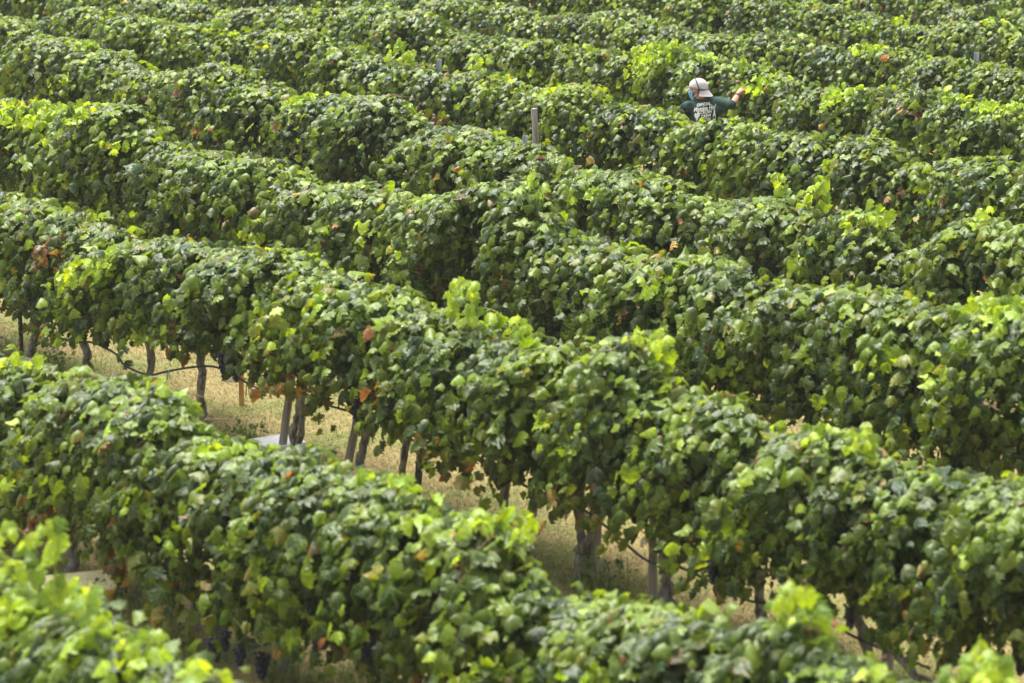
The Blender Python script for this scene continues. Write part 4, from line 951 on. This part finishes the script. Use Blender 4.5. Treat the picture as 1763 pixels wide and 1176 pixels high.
def add_ell(bm, c, s, M=None):
    q = bmesh.ops.create_icosphere(bm, subdivisions=3, radius=1.0)
    for w in q['verts']:
        p = Vector((w.co.x * s[0], w.co.y * s[1], w.co.z * s[2]))
        w.co = (M @ p if M is not None else p) + Vector(c)

def add_loft(bm, rings, n=28):
    """rings: centre, half width, half depth, yaw"""
    R = []
    for (c, a, d, yaw) in rings:
        q = []
        for i in range(n):
            t = 2 * math.pi * i / n
            ex = 2.4
            x = a * math.copysign(abs(math.cos(t)) ** (2 / ex), math.cos(t)); y = d * math.copysign(abs(math.sin(t)) ** (2 / ex), math.sin(t))
            q.append(bm.verts.new((c[0] + x * math.cos(yaw) - y * math.sin(yaw), c[1] + x * math.sin(yaw) + y * math.cos(yaw), c[2] + getattr(c, 'tilt', 0) * x)))
        R.append(q)
    for p, q in zip(R, R[1:]):
        for i in range(n):
            j = (i + 1) % n; bm.faces.new((p[i], p[j], q[j], q[i]))
    bm.faces.new(R[0][::-1]); bm.faces.new(R[-1])

def fuse(name, bm, voxel, mat, parent, smooth=3):
    """one continuous skin over the shapes in BM"""
    me = bpy.data.meshes.new(name); bmesh.ops.recalc_face_normals(bm, faces=bm.faces[:]); bm.to_mesh(me); bm.free()
    o = bpy.data.objects.new(name, me); COL.objects.link(o)
    r = o.modifiers.new('r', 'REMESH'); r.mode = 'VOXEL'; r.voxel_size = voxel
    s = o.modifiers.new('s', 'SMOOTH'); s.iterations = smooth; s.factor = .5
    dg = bpy.context.evaluated_depsgraph_get()
    me2 = bpy.data.meshes.new_from_object(o.evaluated_get(dg))
    bpy.data.objects.remove(o); me2.name = name
    for p in me2.polygons: p.use_smooth = True
    me2.materials.clear()
    return link(name, me2, mat, parent)

YAW = 0.30                                   # shoulders turned a little to the left of straight away
SH_R, EL_R, WR_R = (.185, .045, 1.425), (.345, -.10, 1.415), (.425, .055, 1.525)
SH_L, EL_L, WR_L = (-.205, -.055, 1.375), (-.315, .05, 1.15), (-.22, .25, 1.08)
HEADC = Vector((-.062, .03, 1.587))
fw = Vector((-.90, .40, -.12)).normalized(); lf = Vector((0, 0, 1)).cross(fw).normalized(); upv = fw.cross(lf).normalized()
HM = Matrix((fw, lf, upv)).transposed()     # head frame: x forward, y to its left, z up
def H(x, y, z): return HEADC + HM @ Vector((x, y, z))

b = bmesh.new()
add_loft(b, [((0, 0, .86), .165, .105, YAW), ((0, 0, .95), .17, .11, YAW), ((0, 0, 1.08), .15, .10, YAW), ((-.005, .005, 1.25), .165, .108, YAW), ((-.01, .008, 1.36), .165, .10, YAW), ((-.02, .015, 1.43), .12, .075, YAW), ((-.03, .02, 1.47), .06, .055, YAW)])
add_tube(b, [(-.03, .015, 1.42), (-.042, .022, 1.49), tuple(H(-.02, 0, -.06))], [.066, .058, .056])
add_ell(b, H(0, 0, .01), (.102, .076, .105), HM)            # cranium
add_ell(b, H(.03, 0, -.055), (.068, .058, .062), HM)        # jaw
add_ell(b, H(.082, 0, -.098), (.022, .026, .018), HM)       # chin
add_ell(b, H(.106, 0, -.030), (.020, .014, .022), HM)       # nose
add_ell(b, H(.095, 0, .0), (.012, .010, .026), HM)
for s in (-1, 1):
    add_ell(b, H(.088, s * .032, .018), (.016, .026, .010), HM)   # brow
    add_ell(b, H(-.005, s * .080, -.012), (.020, .010, .033), HM) # ear
add_ell(b, H(.093, 0, -.066), (.014, .024, .008), HM)       # mouth
add_tube(b, [(.05, .02, 1.40), SH_R, EL_R], [.07, .056, .043])
add_tube(b, [EL_R, ((EL_R[0] + WR_R[0]) / 2 + .005, (EL_R[1] + WR_R[1]) / 2, (EL_R[2] + WR_R[2]) / 2 - .004), WR_R], [.043, .042, .027])
add_tube(b, [(-.08, -.01, 1.37), SH_L, EL_L], [.07, .056, .043])
add_tube(b, [EL_L, ((EL_L[0] + WR_L[0]) / 2, (EL_L[1] + WR_L[1]) / 2, (EL_L[2] + WR_L[2]) / 2 - .01), WR_L], [.043, .042, .027])
def hand(wr, d, pn, th):
    """palm from the wrist along D, palm facing PN, thumb towards TH; fingers curled around what it holds"""
    wr, d, pn, th = Vector(wr), Vector(d).normalized(), Vector(pn).normalized(), Vector(th).normalized()
    add_tube(b, [tuple(wr), tuple(wr + d * .045), tuple(wr + d * .085)], [.027, .031, .030], 10, 12)
    add_tube(b, [tuple(wr + d * .03 + th * .016), tuple(wr + d * .08 + th * .024)], [.018, .016], 6, 10)
    add_tube(b, [tuple(wr + d * .03 - th * .016), tuple(wr + d * .078 - th * .026)], [.018, .015], 6, 10)
    for i, (o, l, cu) in enumerate([(.028, .072, .9), (.009, .080, 1.0), (-.010, .074, 1.15), (-.028, .058, 1.3)]):
        p = wr + d * (.088 - .004 * i) + th * o; pts = [p - d * .02]
        a = .15
        for seg in (.46, .30, .24):
            pts.append(pts[-1] + (d * math.cos(a) + pn * math.sin(a)) * (l * seg + (.02 if seg == .46 else 0))); a += cu * .75
        add_tube(b, [tuple(q) for q in pts], [.0098, .0092, .0085, .0075], 12, 10)
    p = wr + d * .03 + th * .028
    add_tube(b, [tuple(p), tuple(p + d * .03 + th * .022 + pn * .012), tuple(p + d * .055 + th * .024 + pn * .034)], [.013, .011, .0085], 8, 10)
hd = Vector(WR_R) - Vector(EL_R)
hand(WR_R, (hd.x + .10, hd.y, hd.z - .03), (.55, .35, -.75), (-.35, .45, .8))
hand(WR_L, (.25, .95, -.1), (.7, -.2, -.6), (.6, .1, .7))
for s in (-1, 1):
    add_tube(b, [(s * .085, 0, .9), (s * .10, .02, .50), (s * .11, -.01, .09)], [.088, .058, .042], 20)
    add_tube(b, [(s * .11, -.03, .05), (s * .12, .12, .04)], [.045, .038], 8)
body = fuse('body', b, .0055, M_SKIN, man, 4)

# clothes
b = bmesh.new()
add_loft(b, [((.0, 0, .84), .195, .128, YAW), ((0, 0, .98), .192, .128, YAW), ((0, 0, 1.12), .178, .122, YAW), ((-.005, .004, 1.26), .192, .130, YAW), ((-.012, .008, 1.36), .188, .118, YAW), ((-.022, .012, 1.425), .140, .090, YAW), ((-.034, .018, 1.468), .076, .070, YAW), ((-.036, .018, 1.478), .070, .064, YAW)])
add_tube(b, [(.06, .015, 1.385), SH_R, (.29, -.05, 1.425), tuple(np.array(EL_R) * .97 + np.array((.185, .045, 1.425)) * .03)], [.092, .072, .063, .060], 20)
add_tube(b, [(.12, .02, 1.30), (.20, .02, 1.345), (.27, -.02, 1.375)], [.09, .075, .055], 12)       # loose cloth under the raised arm
add_tube(b, [(-.09, -.01, 1.35), SH_L, (-.272, .0, 1.24), (-.305, .04, 1.175)], [.095, .078, .070, .070], 20)
shirt = fuse('shirt', b, .008, M_SHIRT, man, 5)
b = bmesh.new()
add_loft(b, [((0, 0, .80), .168, .112, YAW), ((0, 0, .93), .178, .117, YAW), ((0, 0, 1.0), .168, .112, YAW)])
for s in (-1, 1): add_tube(b, [(s * .085, 0, .86), (s * .10, .02, .50), (s * .11, -.01, .10)], [.100, .076, .066], 20)
fuse('trousers', b, .012, M_JEANS, man, 4)
for s in (-1, 1):
    b = bmesh.new(); add_tube(b, [(s * .11, -.03, .055), (s * .115, .06, .055), (s * .12, .16, .045)], [.055, .052, .042], 10); add_tube(b, [(s * .11, -.02, .05), (s * .11, -.015, .17)], [.055, .055], 6)
    fuse('boot', b, .010, M_BOOT, man, 3)

# cap worn backwards
def dome(bm, c, s, zcut, M, n=28, m=10, xs=0.0):
    R = []
    for i in range(m):
        ph = (math.pi / 2) * i / m
        z0 = zcut + (1 - zcut) * math.sin(ph)
        rr = math.sqrt(max(0, 1 - z0 * z0)) if zcut > -1 else 1
        R.append([bm.verts.new(Vector(c) + M @ Vector((s[0] * rr * math.cos(2 * math.pi * j / n), s[1] * rr * math.sin(2 * math.pi * j / n), s[2] * z0))) for j in range(n)])
    top = bm.verts.new(Vector(c) + M @ Vector((0, 0, s[2])))
    for p, q in zip(R, R[1:]):
        for j in range(n):
            k = (j + 1) % n; bm.faces.new((p[j], p[k], q[k], q[j]))
    for j in range(n): bm.faces.new((R[-1][j], R[-1][(j + 1) % n], top))
tilt = Matrix.Rotation(math.radians(-14), 3, 'Y')   # tipped down at the nape
CM = HM @ tilt
cap = empty('cap', (0, 0, 0)); cap.parent = man
b = bmesh.new(); dome(b, H(-.012, 0, .028), (.122, .094, .108), -.12, CM)
bmesh.ops.solidify(b, geom=b.faces[:], thickness=.003)
bm_obj('crown', b, M_CAP, cap, True)
b = bmesh.new()     # brim over the nape
rows = []
for i in range(7):
    t = i / 6
    row = []
    for j in range(15):
        a = math.radians(180 + (j - 7) * 9.5)
        rr = .118 + .075 * t * math.cos((j - 7) / 7 * 1.25)
        p = Vector((rr * math.cos(a), rr * .80 * math.sin(a), -.010 - .070 * t - .016 * (1 - math.cos((j - 7) / 7 * 1.3))))
        row.append(b.verts.new(H(-.012, 0, .028) + CM @ p))
    rows.append(row)
for p, q in zip(rows, rows[1:]):
    for j in range(14): b.faces.new((p[j], p[j + 1], q[j + 1], q[j]))
bmesh.ops.solidify(b, geom=b.faces[:], thickness=.004)
bm_obj('brim', b, M_CAP, cap, True)
b = bmesh.new()     # stitched button and worn dark specks
add_ell(b, H(-.012, 0, .028) + CM @ Vector((0, 0, .109)), (.008, .008, .004), CM)
bm_obj('button', b, M_CAPD, cap, True)
# glasses strap over the cap and behind the ear
pts = []
for i in range(25):
    a = math.pi * i / 24
    q = Vector((.062 * math.sin(a) - .050 * abs(math.cos(a)) ** 2, math.cos(a), 0))
    e = -.035 + .16 * math.sin(a); nrm = math.sqrt((q.x / .122) ** 2 + math.cos(a) ** 2 + (e / .108) ** 2); q = Vector((q.x, .094 * math.cos(a), e)) * (1.035 / nrm)
    pts.append(tuple(H(-.012, 0, .028) + CM @ q))
v, f = tube_np(pts, .0075, 8); link('sunglasses_strap', np_mesh('sunglasses_strap', v, f), M_DARK, man)
pts = [tuple(H(-.012, 0, .028) + CM @ Vector((.118 * math.cos(a), .0945 * math.sin(a), -.014))) for a in np.linspace(math.radians(98), math.radians(262), 30)]
v, f = tube_np(pts, .0055, 8); link('sweatband', np_mesh('sweatband', v, f), M_DARK, cap)
# hair below the cap, beard, mask
b = bmesh.new()
for i in range(140):
    r = np.random.default_rng(i)
    a = r.uniform(math.radians(112), math.radians(248)); z = r.uniform(-.075, .0)
    p = H(-.004 + .098 * math.cos(a), .078 * math.sin(a), z); add_v = HM @ Vector((.25 * math.cos(a), .25 * math.sin(a), -1))
    s = bmesh.ops.create_cone(b, segments=4, radius1=.006, radius2=.001, depth=.03)
    M = Vector(add_v).to_track_quat('Z', 'Y').to_matrix()
    for w in s['verts']: w.co = M @ w.co + p
bm_obj('hair', b, M_HAIR, man)
b = bmesh.new()
for i in range(160):
    r = np.random.default_rng(900 + i)
    a = r.uniform(math.radians(-88), math.radians(88)); z = r.uniform(-.105, -.045)
    p = H(.028 + .070 * math.cos(a), .061 * math.sin(a), z)
    s = bmesh.ops.create_cone(b, segments=4, radius1=.005, radius2=.001, depth=.018)
    M = (HM @ Vector((.4 * math.cos(a), .4 * math.sin(a), -1))).to_track_quat('Z', 'Y').to_matrix()
    for w in s['verts']: w.co = M @ w.co + p
bm_obj('beard', b, M_BEARD, man)
mask = empty('face_mask', (0, 0, 0)); mask.parent = man
b = bmesh.new(); rows = []
for i in range(10):
    z = -.118 + .108 * i / 9
    row = []
    for j in range(15):
        a = math.radians(-72 + 144 * j / 14)
        prot = .018 * math.exp(-((z + .04) / .03) ** 2) * max(0, math.cos(a)) ** 3
        pl = .0015 * math.sin(i * 2.1)
        row.append(b.verts.new(H(.036 + (.078 + prot + pl) * math.cos(a) - (.014 if z < -.1 else 0), .068 * math.sin(a), z)))
    rows.append(row)
for p, q in zip(rows, rows[1:]):
    for j in range(14): b.faces.new((p[j], p[j + 1], q[j + 1], q[j]))
bmesh.ops.solidify(b, geom=b.faces[:], thickness=.002)
bm_obj('cloth', b, M_MASK, mask, True)
for s in (-1, 1):
    for z0, z1 in ((-.022, .012), (-.105, -.045)):
        v, f = tube_np([tuple(H(.058, s * .066, z0)), tuple(H(.03, s * .079, (z0 + z1) / 2)), tuple(H(-.012, s * .084, z1))], .0022, 6)
        link('ear_loop', np_mesh('ear_loop', v, f), M_WHITE, mask)
    b = bmesh.new(); add_ell(b, H(.086, s * .031, .002), (.011, .012, .009), HM); bm_obj('eye', b, M_EYE, man, True)
# watch band
d = Vector(WR_R) - Vector(EL_R); w0 = Vector(WR_R) - d * .16
v, f = tube_np([tuple(w0 - d.normalized() * .013), tuple(w0 + d.normalized() * .013)], .0345, 16)
link('watch_band', np_mesh('watch_band', v, f), M_DARK, man)

# print on the back of the shirt: lettering and two emblems laid onto the cloth
bpy.context.view_layer.update()
tree = BVHTree.FromPolygons([v.co[:] for v in shirt.data.vertices], [p.vertices[:] for p in shirt.data.polygons])
TILT = math.radians(6)
def onto_cloth(co2, name):
    pass
def lay(verts2d, faces, name, lift=.004):
    out = []
    for (x, z) in verts2d:
        hit = tree.ray_cast(Vector((x, -1.0, z)), Vector((0, 1, 0)))
        out.append((x, (hit[0].y if hit[0] else -.1) - lift, z))
    me = bpy.data.meshes.new(name); me.from_pydata(out, [], faces); me.update()
    return link(name, me, M_PRINT, man)
def line(text, cx, cz, width, height, shear=0.0, weight=0.0):
    cu = bpy.data.curves.new('lettering', 'FONT'); cu.body = text; cu.size = 1.0; cu.shear = shear; cu.align_x = 'CENTER'; cu.resolution_u = 3; cu.offset = weight
    o = bpy.data.objects.new('lettering', cu); COL.objects.link(o)
    dg = bpy.context.evaluated_depsgraph_get()
    me = bpy.data.meshes.new_from_object(o.evaluated_get(dg))
    bm = bmesh.new(); bm.from_mesh(me); bpy.data.objects.remove(o); bpy.data.curves.remove(cu)
    bmesh.ops.triangulate(bm, faces=bm.faces[:])
    P = np.array([v.co[:2] for v in bm.verts]); F = [[v.index for v in f.verts] for f in bm.faces]; bm.free()
    lo, hi = P.min(0), P.max(0)
    Q = (P - (lo + hi) / 2) / (hi - lo) * [width, height]
    ca, sa = math.cos(TILT), math.sin(TILT)
    Q = [(cx + q[0] * ca - q[1] * sa, cz + q[0] * sa + q[1] * ca) for q in Q]
    lay(Q, F, 'lettering')
line('OFFICIAL', .005, 1.420, .175, .036, 0, .03)
line('Messina Hof', .018, 1.374, .285, .056, .35, .02)
line('CRUSH', .028, 1.328, .140, .036, 0, .03)
line('CREW', .032, 1.284, .125, .036, 0, .03)
line('2020', .036, 1.240, .102, .036, 0, .03)
def disc(cx, cz, r, n=10):
    return [(cx + r * math.cos(2 * math.pi * i / n), cz + r * math.sin(2 * math.pi * i / n)) for i in range(n)]
V, F = [], []
for cx, cz in [(-.10, 1.262), (-.078, 1.258), (-.056, 1.262), (-.104, 1.243), (-.084, 1.240), (-.062, 1.243), (-.095, 1.224), (-.073, 1.224), (-.084, 1.206), (-.082, 1.19)]:
    o = len(V); V += disc(cx, cz, .0125); F.append(list(range(o, o + 10)))
o = len(V); V += [(-.085, 1.272), (-.07, 1.295), (-.05, 1.288), (-.062, 1.278), (-.04, 1.272), (-.07, 1.268)]; F.append(list(range(o, o + 6)))
V = [(x_, z_ + .045) for x_, z_ in V]
lay(V, F, 'bunch_emblem')
V = [(.118, 1.165), (.152, 1.170), (.150, 1.245), (.143, 1.268), (.141, 1.308), (.127, 1.307), (.126, 1.267), (.116, 1.243)]
V = [(x_, z_ + .045) for x_, z_ in V]
lay(V, [list(range(8))], 'bottle_emblem')
